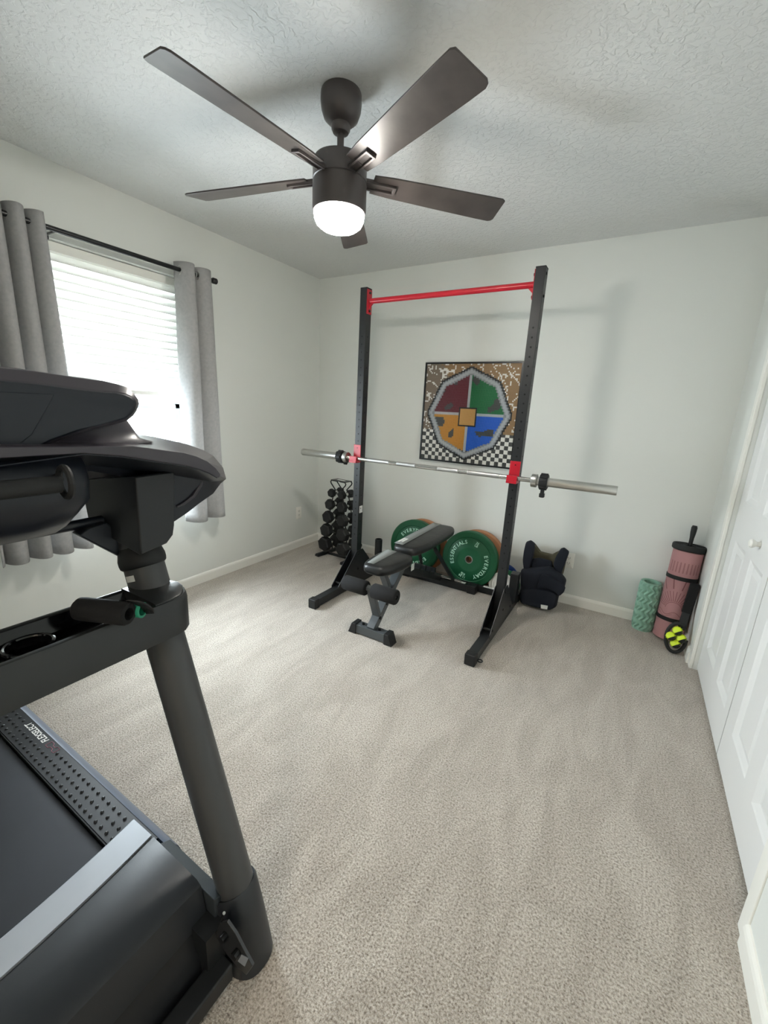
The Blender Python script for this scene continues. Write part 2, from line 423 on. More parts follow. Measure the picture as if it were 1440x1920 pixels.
# wall outlets
def outlet(x, y, z, rz, label):
    t_ = thing('wall_outlet', (x, y, z), label, 'outlet')
    xf = Matrix.Translation((x, y, z)) @ Matrix.Rotation(rz, 4, 'Z')
    m = MB(); r0 = rrect(.072, .116, .006); r1 = rrect(.064, .108, .005)
    m.loft([[xf @ Vector((a, .0, b)) for a, b in r0], [xf @ Vector((a, -.003, b)) for a, b in r0], [xf @ Vector((a, -.006, b)) for a, b in r1]])
    m.build('cover_plate', OUTLET, t_)
    for s_ in (-1, 1):
        m = MB(); o2 = rrect(.034, .028, .010, c=(0, s_*.0195))
        m.loft([[xf @ Vector((a, -.005, b)) for a, b in o2], [xf @ Vector((a, -.008, b)) for a, b in o2]])
        m.use(1)
        for dx in (-.007, .007): m.box((dx-.0012, -.0086, s_*.0195-.003), (dx+.0012, -.0078, s_*.0195+.006), xf)
        m.box((-.002, -.0086, s_*.0195-.010), (.002, -.0078, s_*.0195-.006), xf)
        m.build('receptacle', [OUTLET, HOLE], t_)
outlet(XL, 2.905, .342, PI/2, 'white wall outlet on the window wall, near the room corner')
outlet(-.285, YB, .335, 0, 'white wall outlet on the far wall, behind the navy weight vest')

# ------------------------------------------------------------------ ceiling fan
FX, FY = -1.110, 1.440
fan = thing('ceiling_fan', (FX, FY, 2.44), 'dark bronze five-blade ceiling fan with a lit lamp', 'ceiling fan')
MB().lathe([(.070, 0), (.073, -.006), (.074, -.030), (.071, -.055), (.062, -.078), (.046, -.092), (.034, -.097), (.034, -.112), (.028, -.122), (.012, -.126)], (FX, FY, 2.44), (0, 0, 1), 36).build('canopy', FANM, fan)
MB().cyl((FX, FY, 2.33), (FX, FY, 2.23), .0125, n=16).lathe([(.022, 2.255), (.026, 2.248), (.026, 2.235), (.02, 2.232)], (FX, FY, 0), (0, 0, 1)).build('downrod', FANM, fan)
MB().lathe([(.03, 2.242), (.075, 2.240), (.094, 2.232), (.100, 2.222), (.100, 2.165), (.097, 2.163), (.097, 2.158), (.101, 2.156), (.101, 2.075), (.098, 2.062), (.092, 2.060)], (FX, FY, 0), (0, 0, 1), 48).build('motor_housing', FANM, fan)
MB().lathe([(.094, 2.068), (.095, 2.055), (.093, 2.040), (.085, 2.024), (.066, 2.010), (.036, 2.003), (.006, 2.001)], (FX, FY, 0), (0, 0, 1), 40).build('lamp_lens', LENS, fan)
for k in range(5):
    ang = math.radians(-95.8+72*k)
    xf = Matrix.Translation((FX, FY, 2.178)) @ Matrix.Rotation(ang, 4, 'Z') @ Matrix.Rotation(math.radians(-13), 4, "X")
    pts = [(.125, -.046), (.20, -.053), (.40, -.061), (.60, -.068), (.655, -.069), (.668, -.062), (.678, .045), (.672, .056), (.660, .062), (.60, .062), (.40, .057), (.20, .050), (.125, .044)]
    m = MB()
    m.loft([[xf @ Vector((a, b_2, -.003)) for a, b_2 in pts], [xf @ Vector((a, b_2, .003)) for a, b_2 in pts]])
    bl_ = m.build('blade', FANB, fan, bevel=.0015)
    m = MB()
    m.box((.085, -.020, -.012), (.215, -.012, -.002), xf); m.box((.085, .012, -.012), (.215, .020, -.002), xf)
    m.box((.207, -.020, -.012), (.217, .020, -.002), xf); m.box((.08, -.022, -.006), (.14, .022, .004), xf)
    m.build('blade_bracket', FANM, fan, bevel=.0015)

# ------------------------------------------------------------------ squat rack
RXL, RXR, RYF = -1.713, -0.588, 2.482     # upright centre x, front face y
U = .052
rack = thing('squat_rack', (-1.15, 2.5, 0), 'black steel squat rack with a red pull-up bar', 'squat rack')
for sx, cx in ((-1, RXL), (1, RXR)):
    lean = .010*sx*(-1)
    up = MB()
    a0, a1 = cx-U/2, cx+U/2
    top = .014 if sx < 0 else .006
    up.loft([[(a0, RYF, .05), (a1, RYF, .05), (a1, RYF+.06, .05), (a0, RYF+.06, .05)], [(a0+top, RYF, 2.11), (a1+top, RYF, 2.11), (a1+top, RYF+.06, 2.11), (a0+top, RYF+.06, 2.11)]])
    up.use(1)
    z = .42
    while z < 1.86:
        c_ = cx+top*z/2.1
        up.cyl((c_, RYF-.0006, z), (c_, RYF+.002, z), .0058, n=10); z += .0498
    z = .42
    while z < 1.86:
        c_ = cx+top*z/2.1
        up.cyl((c_+U/2-.002, RYF+.03, z), (c_+U/2+.0006, RYF+.03, z), .005, n=8); z += .0996
    up.build('upright', [BLACK, HOLE], rack, bevel=.002)
    MB().box((a0+top-.001, RYF-.001, 2.108), (a1+top+.001, RYF+.061, 2.116)).build('end_cap', RUBBER, rack, bevel=.003)
    ft = MB().box((cx-.027, 2.02, .006), (cx+.027, 3.00, .062)).build('base_foot', BLACK, rack, bevel=.003)
    for ya, yb in ((1.998, 2.05), (2.98, 3.035)):
        MB().box((cx-.031, ya, 0), (cx+.031, yb, .068)).build('foot_cap', RUBBER, ft, bevel=.006)
    # trapezoid gusset plates either side of the upright
    g_ = MB()
    for xx in (cx-.031, cx+.027):
        pr_ = [(xx, 2.255, .05), (xx, 2.760, .05), (xx, 2.760, .075), (xx, 2.560, .290), (xx, 2.478, .290), (xx, 2.255, .075)]
        g_.prism(pr_, (.004, 0, 0))
    g2 = g_.build('gusset', BLACK, rack)
    for (y, z) in ((2.30, .085), (2.505, .14), (2.505, .26), (2.70, .085)): MB().cyl((cx-.037, y, z), (cx+.037, y, z), .008, n=8).build('bolt', BLACKG, g2)
    # plate / bar storage post at the back
    if sx < 0:
        MB().lathe([(.031, .05), (.031, .262), (.029, .268), (.025, .268), (.025, .20)], (-1.746, 2.90, 0), (0, 0, 1), 24, caps=False).build('bar_holder', BLACKG, rack)
    else:
        MB().box((-.612, 2.845, .05), (-.556, 2.915, .262)).build('storage_post', BLACK, rack, bevel=.003)
MB().box((RXL, 2.966, .004), (RXR, 2.997, .0545)).build('rear_crossmember', BLACK, rack, bevel=.002)
MB().box((-.83, 2.968, .0547), (-.725, 2.995, .0555)).build('sticker', LABEL, rack, smooth=False)
MB().box((-1.688, 2.495, .585), (-1.683, 2.535, .640)).build('warning_sticker', LABEL, rack, smooth=False)
MB().cyl((-1.660, 2.512, 2.035), (-.610, 2.512, 2.035), .0165, n=20).build('pull_up_bar', RED, rack)
for cx, s_ in ((-1.673, 1), (-.609, -1)):
    m = MB().box((cx-.003, 2.484, 1.955), (cx+.003, 2.540, 2.105))
    m.prism([(cx, 2.509, 2.02), (cx+s_*.035, 2.509, 2.02), (cx, 2.509, 1.985)], (0, .006, 0))
    br = m.build('pull_up_bracket', RED, rack, bevel=.001)
    for z in (1.975, 2.085): MB().cyl((cx-s_*.058, 2.512, z), (cx+s_*.011, 2.512, z), .008, n=8).build('bolt', BLACKG, br)
for cx in (RXL+.005, RXR+.003):
    m = MB()
    m.box((cx-.029, RYF-.004, .965), (cx+.029, RYF, 1.090))
    m.box((cx-.030, RYF-.062, .966), (cx+.030, RYF, .981)); m.box((cx-.030, RYF-.058, .966), (cx+.030, RYF-.049, 1.012))
    m.box((cx-.030, RYF-.055, .966), (cx-.026, RYF, 1.0))
    m.box((cx-.033, RYF, .965), (cx-.029, RYF+.05, 1.090))
    m.use(1).cyl((cx, RYF-.0055, 1.068), (cx, RYF-.003, 1.068), .004, n=8)
    m.build('bar_hook', [RED, HOLE], rack, bevel=.002)
# small ring tab on the right foot
MB().tube([Vector((-.545+.013*math.cos(a), 2.055, .018)) + Vector((0, .013*math.sin(a), 0)) for a in [2*PI*i/14 for i in range(14)]], .004, 6, closed=True).build('band_peg_tab', BLACKG, rack)

# barbell
BY, BZ = 2.450, 0.9955
bb = thing('barbell', (-1.14, BY, BZ), 'long chrome barbell resting on the red rack hooks', 'barbell')
m = MB().cyl((-1.79, BY, BZ), (-.47, BY, BZ), .0140, n=24)
m.build('shaft', CHROME, bb)
KN = mat('knurled_steel', (186, 186, 184), 0.42, 1.0, bump=(1400, .5, .0005))
for a, b in ((-1.60, -1.42), (-1.36, -1.22), (-1.06, -.92), (-.86, -.66)): MB().cyl((a, BY, BZ), (b, BY, BZ), .0143, n=24).build('knurling', KN, bb)
for s_, x0 in ((-1, -1.765), (1, -.478)):
    L = .432
    MB().lathe([(.014, 0), (.037, .001), (.038, .004), (.038, .030), (.0255, .032), (.0252, L-.004), (.023, L), (.0, L+.0005)], (x0, BY, BZ), (s_, 0, 0), 32).build('sleeve', STEEL, bb)
for x, s_, lb in ((-1.832, -1, 'black plastic clamp collar on the left barbell sleeve'), (-.411, 1, 'black plastic clamp collar on the right barbell sleeve, lever hanging down')):
    c_ = thing('barbell_collar', (x, BY, BZ), lb, 'barbell collar')
    prof = [(.027, -.022), (.040, -.022), (.043, -.016), (.043, .016), (.040, .022), (.027, .022)]
    m = MB().lathe(prof, (x, BY, BZ), (1, 0, 0), 16, caps=False)
    for k in range(8):
        a = 2*PI*k/8
        m.box((-.019, -.008, .040), (.019, .008, .047), Matrix.Translation((x, BY, BZ)) @ Matrix.Rotation(a, 4, 'X'))
    m.build('clamp_ring', RUBBER, c_, bevel=.001)
    a = 0.0 if s_ > 0 else .9
    m = MB(); xf = Matrix.Translation((x, BY, BZ)) @ Matrix.Rotation(a, 4, 'X')
    m.box((-.010, -.012, -.090), (.010, .004, -.042), xf); m.box((-.014, -.014, -.088), (.014, .006, -.066), xf)
    m.build('lever', RUBBER, c_, bevel=.002)

# ------------------------------------------------------------------ adjustable bench
BX = -1.185
bench = thing('weight_bench', (BX, 2.4, 0), 'adjustable weight bench with black and grey vinyl pads and foam rollers', 'weight bench')
ff = MB().box((BX-.112, 1.912, .008), (BX+.112, 1.968, .062)).build('front_foot', GREYF, bench, bevel=.002)
for s_ in (-1, 1):
    x0 = BX+s_*.100; x1 = BX+s_*.156
    m = MB().loft([[(x0, 1.906, .0), (x0, 1.974, .0), (x0, 1.974, .068), (x0, 1.906, .068)], [(x0+s_*.03, 1.906, .0), (x0+s_*.03, 1.974, .0), (x0+s_*.03, 1.974, .068), (x0+s_*.03, 1.906, .068)],
                   [(x1, 1.906, .0), (x1, 1.974, .0), (x1-s_*.008, 1.974, .018), (x1-s_*.008, 1.906, .018)]])
    m.build('foot_cap', RUBBER, ff, bevel=.003)
for a in (-.065, .052): MB().cyl((BX+a, 1.94, .06), (BX+a, 1.94, .074), .009, n=6).build('bolt', BLACKG, ff)
post = MB().bar((BX, 1.930, .055), (BX, 2.300, .392), .052, .046, (0, 1, 0)).build('front_leg', GREYF, bench, bevel=.002)
for a, b in ((1.985, .115), (2.06, .18)): MB().cyl((BX-.03, a, b), (BX+.034, a, b), .0105, n=6).build('bolt', BLACKG, post)
MB().bar((BX-.010, 2.135, .235), (BX-.010, 2.035, .405), .044, .030, (0, 1, 0)).build('seat_support', GREYF, bench, bevel=.002)
MB().box((BX-.10, 2.02, .385), (BX-.05, 2.10, .405)).build('seat_bracket', BLACK, bench)
MB().bar((BX, 1.995, .105), (BX, 1.895, .345), .048, .026, (0, 1, 0)).build('leg_roller_arm', GREYF, bench, bevel=.002)
for s_ in (-1, 1):
    a = BX+s_*.022
    MB().lathe([(.012, -.002), (.040, 0), (.044, .006), (.044, .150), (.040, .157), (.014, .158), (.012, .150)], (a, 1.895, .328), (s_, 0, 0), 28, caps=False).build('foam_roller', FOAM, bench)
MB().cyl((BX-.17, 1.895, .328), (BX+.17, 1.895, .328), .012, n=12).build('roller_rod', GREYF, bench)
# spine down to the wide rear foot, catches and struts under the backrest
MB().bar((BX, 2.22, .360), (BX, 2.925, .060), .050, .055).build('spine', BLACK, bench, bevel=.002)
for k in range(4): MB().box((BX-.028, 2.50+.09*k, .252-.038*k), (BX+.028, 2.52+.09*k, .300-.038*k)).build('angle_catch', BLACK, bench)
rf = MB().box((BX-.255, 2.905, .004), (BX+.255, 2.958, .062)).build('rear_foot', BLACK, bench, bevel=.002)
for s_ in (-1, 1): MB().box((min(BX+s_*.25, BX+s_*.318), 2.895, 0), (max(BX+s_*.25, BX+s_*.318), 2.963, .068)).build('foot_cap', RUBBER, rf, bevel=.006)
MB().box((BX+.13, 2.915, .0622), (BX+.225, 2.945, .0632)).build('sticker', LABEL, rf, smooth=False)
for s_ in (-1, 1): MB().bar((BX+s_*.06, 2.62, .42), (BX+s_*.135, 2.915, .065), .020, .024).build('backrest_strut', BLACK, bench, bevel=.002)
MB().cyl((BX-.13, 2.915, .075), (BX+.20, 2.915, .075), .011, n=12).build('strut_pin', CHROME, bench)
MB().box((BX-.03, 2.33, .405), (BX+.03, 2.85, .432)).build('backrest_rail', GREYF, bench, bevel=.002)
MB().box((BX+.028, 2.36, .30), (BX+.031, 2.40, .345)).build('label', LABEL, bench, smooth=False)

def pad(name, y0, y1, w0, w1, wmid, z, th, cx, skew, tiltz=0.0):
    """padded board: rounded corners, puffed top, grey panel along the left"""
    m = MB(); n = 40; rings = []
    def outl(ins, zz, puff=0):
        pts = []
        cy = (y0+y1)/2; hy = (y1-y0)/2-ins
        for i in range(n):
            a = 2*PI*i/n
            ca, sa = math.cos(a), math.sin(a); e_ = .42
            px = math.copysign(abs(ca)**e_, ca); py = math.copysign(abs(sa)**e_, sa)
            q = (py+1)/2
            ww = (w0+(w1-w0)*q+wmid*4*q*(1-q))/2-ins
            pts.append(Vector((cx+px*ww+skew*py, cy+py*hy, zz+tiltz*q)))
        return pts
    for ins, zz in ((.012, z-th), (.002, z-th+.010), (0, z-th*.5), (.002, z-.014), (.010, z-.004), (.026, z), (.055, z+.002)):
        rings.append(outl(ins, zz))
    m.loft(rings)
    return m
sp = pad('seat_pad', 1.930, 2.262, .155, .215, .035, .458, .058, BX-.008, .008).build('seat_pad', VINYL, bench, angle=60)
bp_ = pad('backrest_pad', 2.285, 2.960, .205, .215, .020, .482, .055, BX+.002, .006, .010).build('backrest_pad', VINYL, bench, angle=60)
def pad_stripe(y0, y1, xa0, xa1, xb0, xb1, z, z2, par):
    n = 10; L_ = []; R_ = []
    for i in range(n+1):
        q = i/n; y = y0+(y1-y0)*q
        L_.append(Vector((xa0+(xa1-xa0)*q, y, z+(z2-z)*q))); R_.append(Vector((xb0+(xb1-xb0)*q, y, z+(z2-z)*q)))
    m = MB().loft([L_, R_], caps=False, closed=False)
    return m.build('grey_panel', VINYLG, par, solid=.002)
pad_stripe(1.958, 2.238, BX-.066, BX-.094, BX-.022, BX-.022, .4614, .4612, sp)
pad_stripe(2.315, 2.930, BX-.088, BX-.084, BX-.022, BX-.020, .4864, .4950, bp_)
m = MB(); xf = Matrix.Translation((BX-.066, 2.400, .4896)) @ Matrix.Rotation(PI/2, 4, 'Z')
for k, (a, b) in enumerate(((-.05, .05), (-.035, .045))):
    for j in range(6): m.box((a+(b-a)*j/6, .002-.020*k, 0), (a+(b-a)*(j+.82)/6, .016-.020*k, .001), xf)
m.build('printed_logo', LABEL, bp_, smooth=False)

# ------------------------------------------------------------------ bumper plates
def circ_text(m, body, r, a0, step, size, front, flip=False):
    """letters around the face; angles clockwise from 12 o'clock, degrees"""
    for i, ch in enumerate(body):
        a = math.radians(a0+step*i)
        if ch == ' ': continue
        p = Vector((r*math.sin(a), front, r*math.cos(a)))
        rot = Matrix.Rotation(a+(PI if flip else 0), 4, 'Y') @ Matrix.Rotation(PI/2, 4, 'X')
        m.text(ch, size, Matrix.Translation(p) @ rot)
def bumper(name, R_, th, main, label, group=None, lettered=False, loc=(0, 0, 0), hub=STEEL):
    """axis along y, face towards -y, centre at origin"""
    t_ = thing(name, (0, 0, 0), label, 'weight plate', group)
    h = th/2; ri = .026
    prof = [(ri, -h), (.090, -h), (.096, -h-.0015), (.101, -h), (R_*.755, -h), (R_*.775, -h+.003), (R_*.80, -h-.001), (R_*.965, -h), (R_, -h+.008), (R_, h-.008), (R_*.965, h), (ri, h), (ri, -h)]
    MB().lathe(prof, (0, 0, 0), (0, 1, 0), 72, caps=False).build('disc', main, t_)
    MB().lathe([(ri-.0005, -h-.002), (ri+.005, -h-.002), (ri+.006, -h), (ri+.006, -h+.004), (ri-.0005, -h+.004), (ri-.0015, h), (ri-.0015, -h-.001)], (0, 0, 0), (0, 1, 0), 36, caps=False).build('hub_ring', hub, t_)
    if lettered:
        f = -h-.0012; r = R_*.625; sz = R_*.185
        m = MB(); circ_text(m, 'ESSENTIALS', r, -49, 10.6, sz, f); m.build('lettering', LETTER, t_, smooth=False)
        m = MB(); circ_text(m, 'EVERYDAY', r, 131, 12.2, sz, f); m.build('lettering', LETTER, t_, smooth=False)
        for a, l1, l2 in ((83, '25', 'LB'), (-103, '11.34', 'KG')):
            m = MB()
            a = math.radians(a); p = Vector((r*math.sin(a), f, r*math.cos(a)))
            rot = Matrix.Rotation(a, 4, 'Y') @ Matrix.Rotation(PI/2, 4, 'X')
            m.text(l1, sz*.62, Matrix.Translation(p) @ rot @ Matrix.Translation((0, .010, 0)))
            m.text(l2, sz*.62, Matrix.Translation(p) @ rot @ Matrix.Translation((0, -.012, 0)))
            m.build('weight_marking', LETTER, t_, smooth=False)
    t_.location = loc
    return t_
gp = bumper('bumper_plate', .225, .060, GREEN, 'green bumper plate lettered in white, right of the bench backrest', 'large green bumper plates', True)
gp.rotation_mode = 'YXZ'; gp.location = (-.980, 3.045, .2265); gp.rotation_euler = (math.radians(-4), math.radians(-62), 0)
gp2 = dup(gp, (-1.475, 3.055, .2265), (math.radians(-4), math.radians(176), 0)); gp2['label'] = 'green bumper plate lettered in white, left of the bench backrest and partly behind it'
op = bumper('bumper_plate', .225, .048, ORANGE, 'tan orange bumper plate leaning behind the right green plate', 'tan bumper plates')
op.location = (-.945, 3.118, .226); op.rotation_euler = (math.radians(-4), 0, 0)
op2 = dup(op, (-1.440, 3.124, .226), (math.radians(-4), 0, 0)); op2['label'] = 'tan orange bumper plate leaning behind the left green plate'
blp = bumper('bumper_plate', .105, .020, BLUE, 'small blue weight plate showing behind the right rack upright'); blp.location = (-.720, 3.161, .1055)
grp = bumper('bumper_plate', .095, .028, GREEN, 'small green plate standing behind the small white plate'); grp.location = (-.680, 3.076, .0965); grp.rotation_euler = (math.radians(-4), 0, 0)
wp = bumper('bumper_plate', .080, .028, WHITEP, 'small white plate standing behind the right rack upright'); wp.location = (-.704, 3.036, .082); wp.rotation_euler = (math.radians(-4), 0, 0)

# ------------------------------------------------------------------ dumbbell rack and dumbbells
DR = thing('dumbbell_rack', (-2.18, 2.92, 0), 'small black A-frame dumbbell rack in the room corner', 'dumbbell rack')
TZ = [.600, .495, .378, .252, .122]; HR = [.040, .050, .058, .064, .069]; DL = [.155, .175, .195, .210, .225]
AX = [.062, .075, .088, .100, .112]
DA = math.radians(6)
def drp(lx, ly, z):
    """rack local (across, along, z) -> world"""
    c_, s_ = math.cos(DA), math.sin(DA)
    return Vector((-2.175+lx*c_+ly*s_, 2.925-lx*s_+ly*c_, z))
for s_ in (-1, 1):
    for f in (-1, 1):
        path = [drp(s_*.150, f*.055, .03), drp(s_*.125, f*.05, .20), drp(s_*.075, f*.045, .50), drp(s_*.045, f*.042, .60), drp(s_*.030, f*.040, .63), drp(s_*.085, f*.040, .685), drp(s_*.090, f*.040, .700), drp(s_*.078, f*.040, .712), drp(s_*.02, f*.040, .712)]
        MB().tube(path, .0055, 8).build('side_rod', BLACKG, DR)
    m = MB()
    m.loft([[drp(s_*.155-.025, y, .0), drp(s_*.155+.025, y, .0), drp(s_*.155+.018, y, .028), drp(s_*.155-.018, y, .028)] for y in (-.145, .145)])
    m.build('foot', BLACK, DR, bevel=.008)
    for i, z in enumerate(TZ):
        for f in (-1, 1): MB().tube([drp(s_*(AX[i]-.035), f*.045, z-.02), drp(s_*(AX[i]-.01), f*.045, z-.022), drp(s_*(AX[i]+.018), f*.045, z-.006), drp(s_*(AX[i]+.022), f*.045, z+.008)], .005, 6).build('hook', BLACKG, DR)
m = MB()
m.loft([[drp(x, y, z) for x, y in ((-.085, -.045), (.085, -.045), (.085, .045), (-.085, .045))] for z in (.712, .718)])
tp = m.build('top_plate', BLACK, DR)
m = MB(); m.loft([[drp(x*.045, y*.014, z) for x, y in ((-1, -1), (1, -1), (1, 1), (-1, 1))] for z in (.7181, .7186)]); m.build('handle_slot', WALL, tp, smooth=False)
m = MB(); m.box((-2.30, 2.915, .0), (-2.05, 2.935, .02)); m.build('foot_crossbar', BLACK, DR)
side = {-1: 'left column', 1: 'right column'}
tier = ['top tier', 'second tier from the top', 'middle tier', 'second tier from the bottom', 'bottom tier']
for i in range(5):
    first = None
    for s_ in (-1, 1):
        c_ = drp(s_*AX[i], 0, TZ[i]); lb = 'black hex dumbbell, %s, %s of the corner rack' % (tier[i], side[s_])
        if first is None:
            db = thing('hex_dumbbell', (0, 0, 0), lb, 'dumbbell', 'hex dumbbells on the corner rack')
            R0, L0 = HR[i], DL[i]; hl = L0*.31
            for f in (-1, 1):
                m = MB()
                m.lathe([(R0*.80, f*L0/2), (R0, f*(L0/2-.008)), (R0, f*(L0/2-hl+.008)), (R0*.72, f*(L0/2-hl))], (0, 0, 0), (0, 1, 0), 6)
                m.build('head', RUBBER, db, bevel=.003, angle=20)
            hw = L0/2-hl
            MB().lathe([(.015, -hw), (.017, -hw*.5), (.0185, 0), (.017, hw*.5), (.015, hw)], (0, 0, 0), (0, 1, 0), 16).build('handle', CHROME, db)
            db.location = c_; db.rotation_euler = (0, .25, -DA); first = db
        else:
            d_ = dup(first, c_, (0, -.2, -DA)); d_['label'] = lb

# ------------------------------------------------------------------ framed mosaic on the far wall (plain colour-block stand-in)
mos = thing('wall_mosaic', (-1.16, YB, 1.336), 'square black-framed stud mosaic in maroon, green, ochre and blue', 'wall art')
PX0, PX1, PZ0, PZ1 = -1.545, -.775, .952, 1.722; F_ = .012
m = MB()
for lo, hi in (((PX0, YB-.028, PZ0), (PX0+F_, YB-.002, PZ1)), ((PX1-F_, YB-.028, PZ0), (PX1, YB-.002, PZ1)), ((PX0+F_, YB-.028, PZ0), (PX1-F_, YB-.002, PZ0+F_)), ((PX0+F_, YB-.028, PZ1-F_), (PX1-F_, YB-.002, PZ1))): m.box(lo, hi)
m.build('frame', BLACKG, mos, smooth=False)
n_ = 72
cm = {k: mat('tile_'+k, v, .4) for k, v in dict(tan=(150, 120, 84), taupe=(128, 114, 98), white=(228, 226, 220), dark=(70, 72, 70), black=(26, 28, 30), grey=(140, 144, 148), pale=(172, 176, 180), maroon=(98, 34, 44), green=(24, 108, 62), ochre=(190, 134, 50), gold=(196, 154, 92), blue=(30, 92, 190)).items()}
keys = list(cm)
def tile(i, j):
    """abstract design: a grey-banded diamond in four flat colour fields on a mottled ground, checks below"""
    x = (i+.5)/n_*2-1; z = (j+.5)/n_*2-1
    d = max(abs(x)*1.0, abs(z+.0)*.96)*.42+(abs(x)+abs(z))*.36
    cxy = max(abs(x), abs(z+.05))
    if cxy < .17: return 'gold'
    if cxy < .20: return 'black'
    if d < .60:
        if abs(x) < .035 or abs(z) < .04: return 'pale'
        q = noise.noise(Vector((x*4.2+9, z*4.2, 3)))
        c_ = ('maroon' if x < 0 else 'green') if z > 0 else ('ochre' if x < 0 else 'blue')
        if q > .28: return 'dark'
        return c_
    if d < .625: return 'grey'
    if d < .675: return 'pale'
    if d < .70: return 'grey'
    if d < .73: return 'black'
    if z < -.36: return 'white' if ((i//3)+(j//3)) % 2 else 'dark'
    q = noise.noise(Vector((x*5, z*5, 1)))+.5*noise.noise(Vector((x*11, z*11, 7)))
    if abs(q) < .07: return 'white'
    return 'tan' if x+z*.3+.4*q > -.25 else 'taupe'
m = MB(); s0 = (PX1-PX0-2*F_)/n_
for i in range(n_):
    for j in range(n_):
        a = PX0+F_+i*s0; b = PZ0+F_+j*s0; m.use(keys.index(tile(i, j))); e_ = s0*.1
        m.add([(a, YB-.018, b), (a+s0, YB-.018, b), (a+s0, YB-.018, b+s0), (a, YB-.018, b+s0), (a+e_, YB-.020, b+e_), (a+s0-e_, YB-.020, b+e_), (a+s0-e_, YB-.020, b+s0-e_), (a+e_, YB-.020, b+s0-e_)],
              [(0, 1, 5, 4), (1, 2, 6, 5), (2, 3, 7, 6), (3, 0, 4, 7), (4, 5, 6, 7)])
m.build('stud_panel', [cm[k] for k in keys], mos, smooth=False)

# ------------------------------------------------------------------ weight vest leaning on the far wall
vest = thing('weight_vest', (-.43, 3.0, 0), 'navy padded weight vest slumped against the far wall right of the rack', 'weight vest')
def slab(o1, th, n1=(0, 1, 0), puff=.012, steps=5):
    """pillow-like slab from an outline on its front, thickness along n1"""
    o1 = [Vector(p) for p in o1]; c = sum(o1, Vector())/len(o1); n1 = Vector(n1)
    # densify
    pts = []
    for i, p in enumerate(o1):
        q = o1[(i+1) % len(o1)]
        for k in range(3): pts.append(p.lerp(q, k/3))
    rings = []
    for k in range(steps+1):
        a = PI*k/steps
        inset = 1-.10*abs(math.cos(a))**2
        rings.append([c+(p-c)*inset+n1*(th*(.5-.5*math.cos(a))) for p in pts])
    return MB().loft(rings)
vo = [(-0.574, 2.945, 0.235), (-0.570, 2.945, 0.261), (-0.480, 2.945, 0.291), (-0.377, 2.945, 0.325), (-0.303, 2.945, 0.296), (-0.259, 2.945, 0.253), (-0.265, 2.945, 0.179), (-0.292, 2.945, 0.123), (-0.295, 2.945, 0.041), (-0.323, 2.945, 0.012), (-0.443, 2.945, 0.004), (-0.546, 2.945, 0.007), (-0.557, 2.945, 0.097), (-0.566, 2.945, 0.170)]
slab(vo, .10, puff=.01).build('body', NAVY, vest, sub=1, angle=80)
ft_ = [(-0.556, 2.925, 0.130), (-0.459, 2.925, 0.161), (-0.334, 2.925, 0.168), (-0.293, 2.925, 0.151), (-0.300, 2.925, 0.052), (-0.331, 2.925, 0.021), (-0.440, 2.925, 0.017), (-0.542, 2.925, 0.016)]
slab(ft_, .05).build('front_pouch', NAVY, vest, sub=1, angle=80)
bl_ = [(-0.422, 2.915, 0.280), (-0.366, 2.915, 0.282), (-0.292, 2.915, 0.251), (-0.253, 2.915, 0.222), (-0.258, 2.915, 0.185), (-0.281, 2.915, 0.150), (-0.316, 2.915, 0.176), (-0.381, 2.915, 0.190), (-0.439, 2.915, 0.166)]
slab(bl_, .035).build('side_belt', NAVY, vest, sub=1, angle=80)
for o_, nm in ([(-0.558, 3.000, 0.246), (-0.575, 3.000, 0.317), (-0.576, 3.000, 0.391), (-0.570, 3.000, 0.462), (-0.539, 3.000, 0.480), (-0.507, 3.000, 0.463), (-0.504, 3.000, 0.383), (-0.513, 3.000, 0.307), (-0.517, 3.000, 0.256)], 'shoulder_strap'), ([(-0.366, 3.000, 0.335), (-0.357, 3.000, 0.397), (-0.334, 3.000, 0.461), (-0.312, 3.000, 0.474), (-0.274, 3.000, 0.451), (-0.287, 3.000, 0.370), (-0.300, 3.000, 0.291), (-0.302, 3.000, 0.230), (-0.328, 3.000, 0.264)], 'shoulder_strap'):
    slab(o_, .05).build(nm, NAVY, vest, sub=1, angle=80)
slab([(-0.591, 3.085, 0.439), (-0.530, 3.085, 0.444), (-0.499, 3.085, 0.385), (-0.379, 3.085, 0.379), (-0.323, 3.085, 0.440), (-0.291, 3.085, 0.415), (-0.295, 3.085, 0.244), (-0.348, 3.085, 0.209), (-0.534, 3.085, 0.182), (-0.575, 3.085, 0.257)], .045).build('back_panel', OLIVE, vest, sub=1, angle=80)
slab([(-0.519, 3.030, 0.338), (-0.462, 3.030, 0.359), (-0.381, 3.030, 0.354), (-0.369, 3.030, 0.316), (-0.384, 3.030, 0.272), (-0.448, 3.030, 0.256), (-0.517, 3.030, 0.263)], .02).build('chest_yoke', NAVY, vest, sub=1, angle=80)
MB().prism([(-0.392, 2.915, 0.057), (-0.346, 2.915, 0.062), (-0.346, 2.915, 0.034), (-0.388, 2.915, 0.029)], (0, .004, 0)).build('sewn_label', LABEL, vest, smooth=False)
MB().prism([(-0.377, 2.995, 0.317), (-0.355, 2.995, 0.311), (-0.357, 2.995, 0.298), (-0.379, 2.995, 0.305)], (0, .004, 0)).build('strap_tag', LABEL, vest, smooth=False)

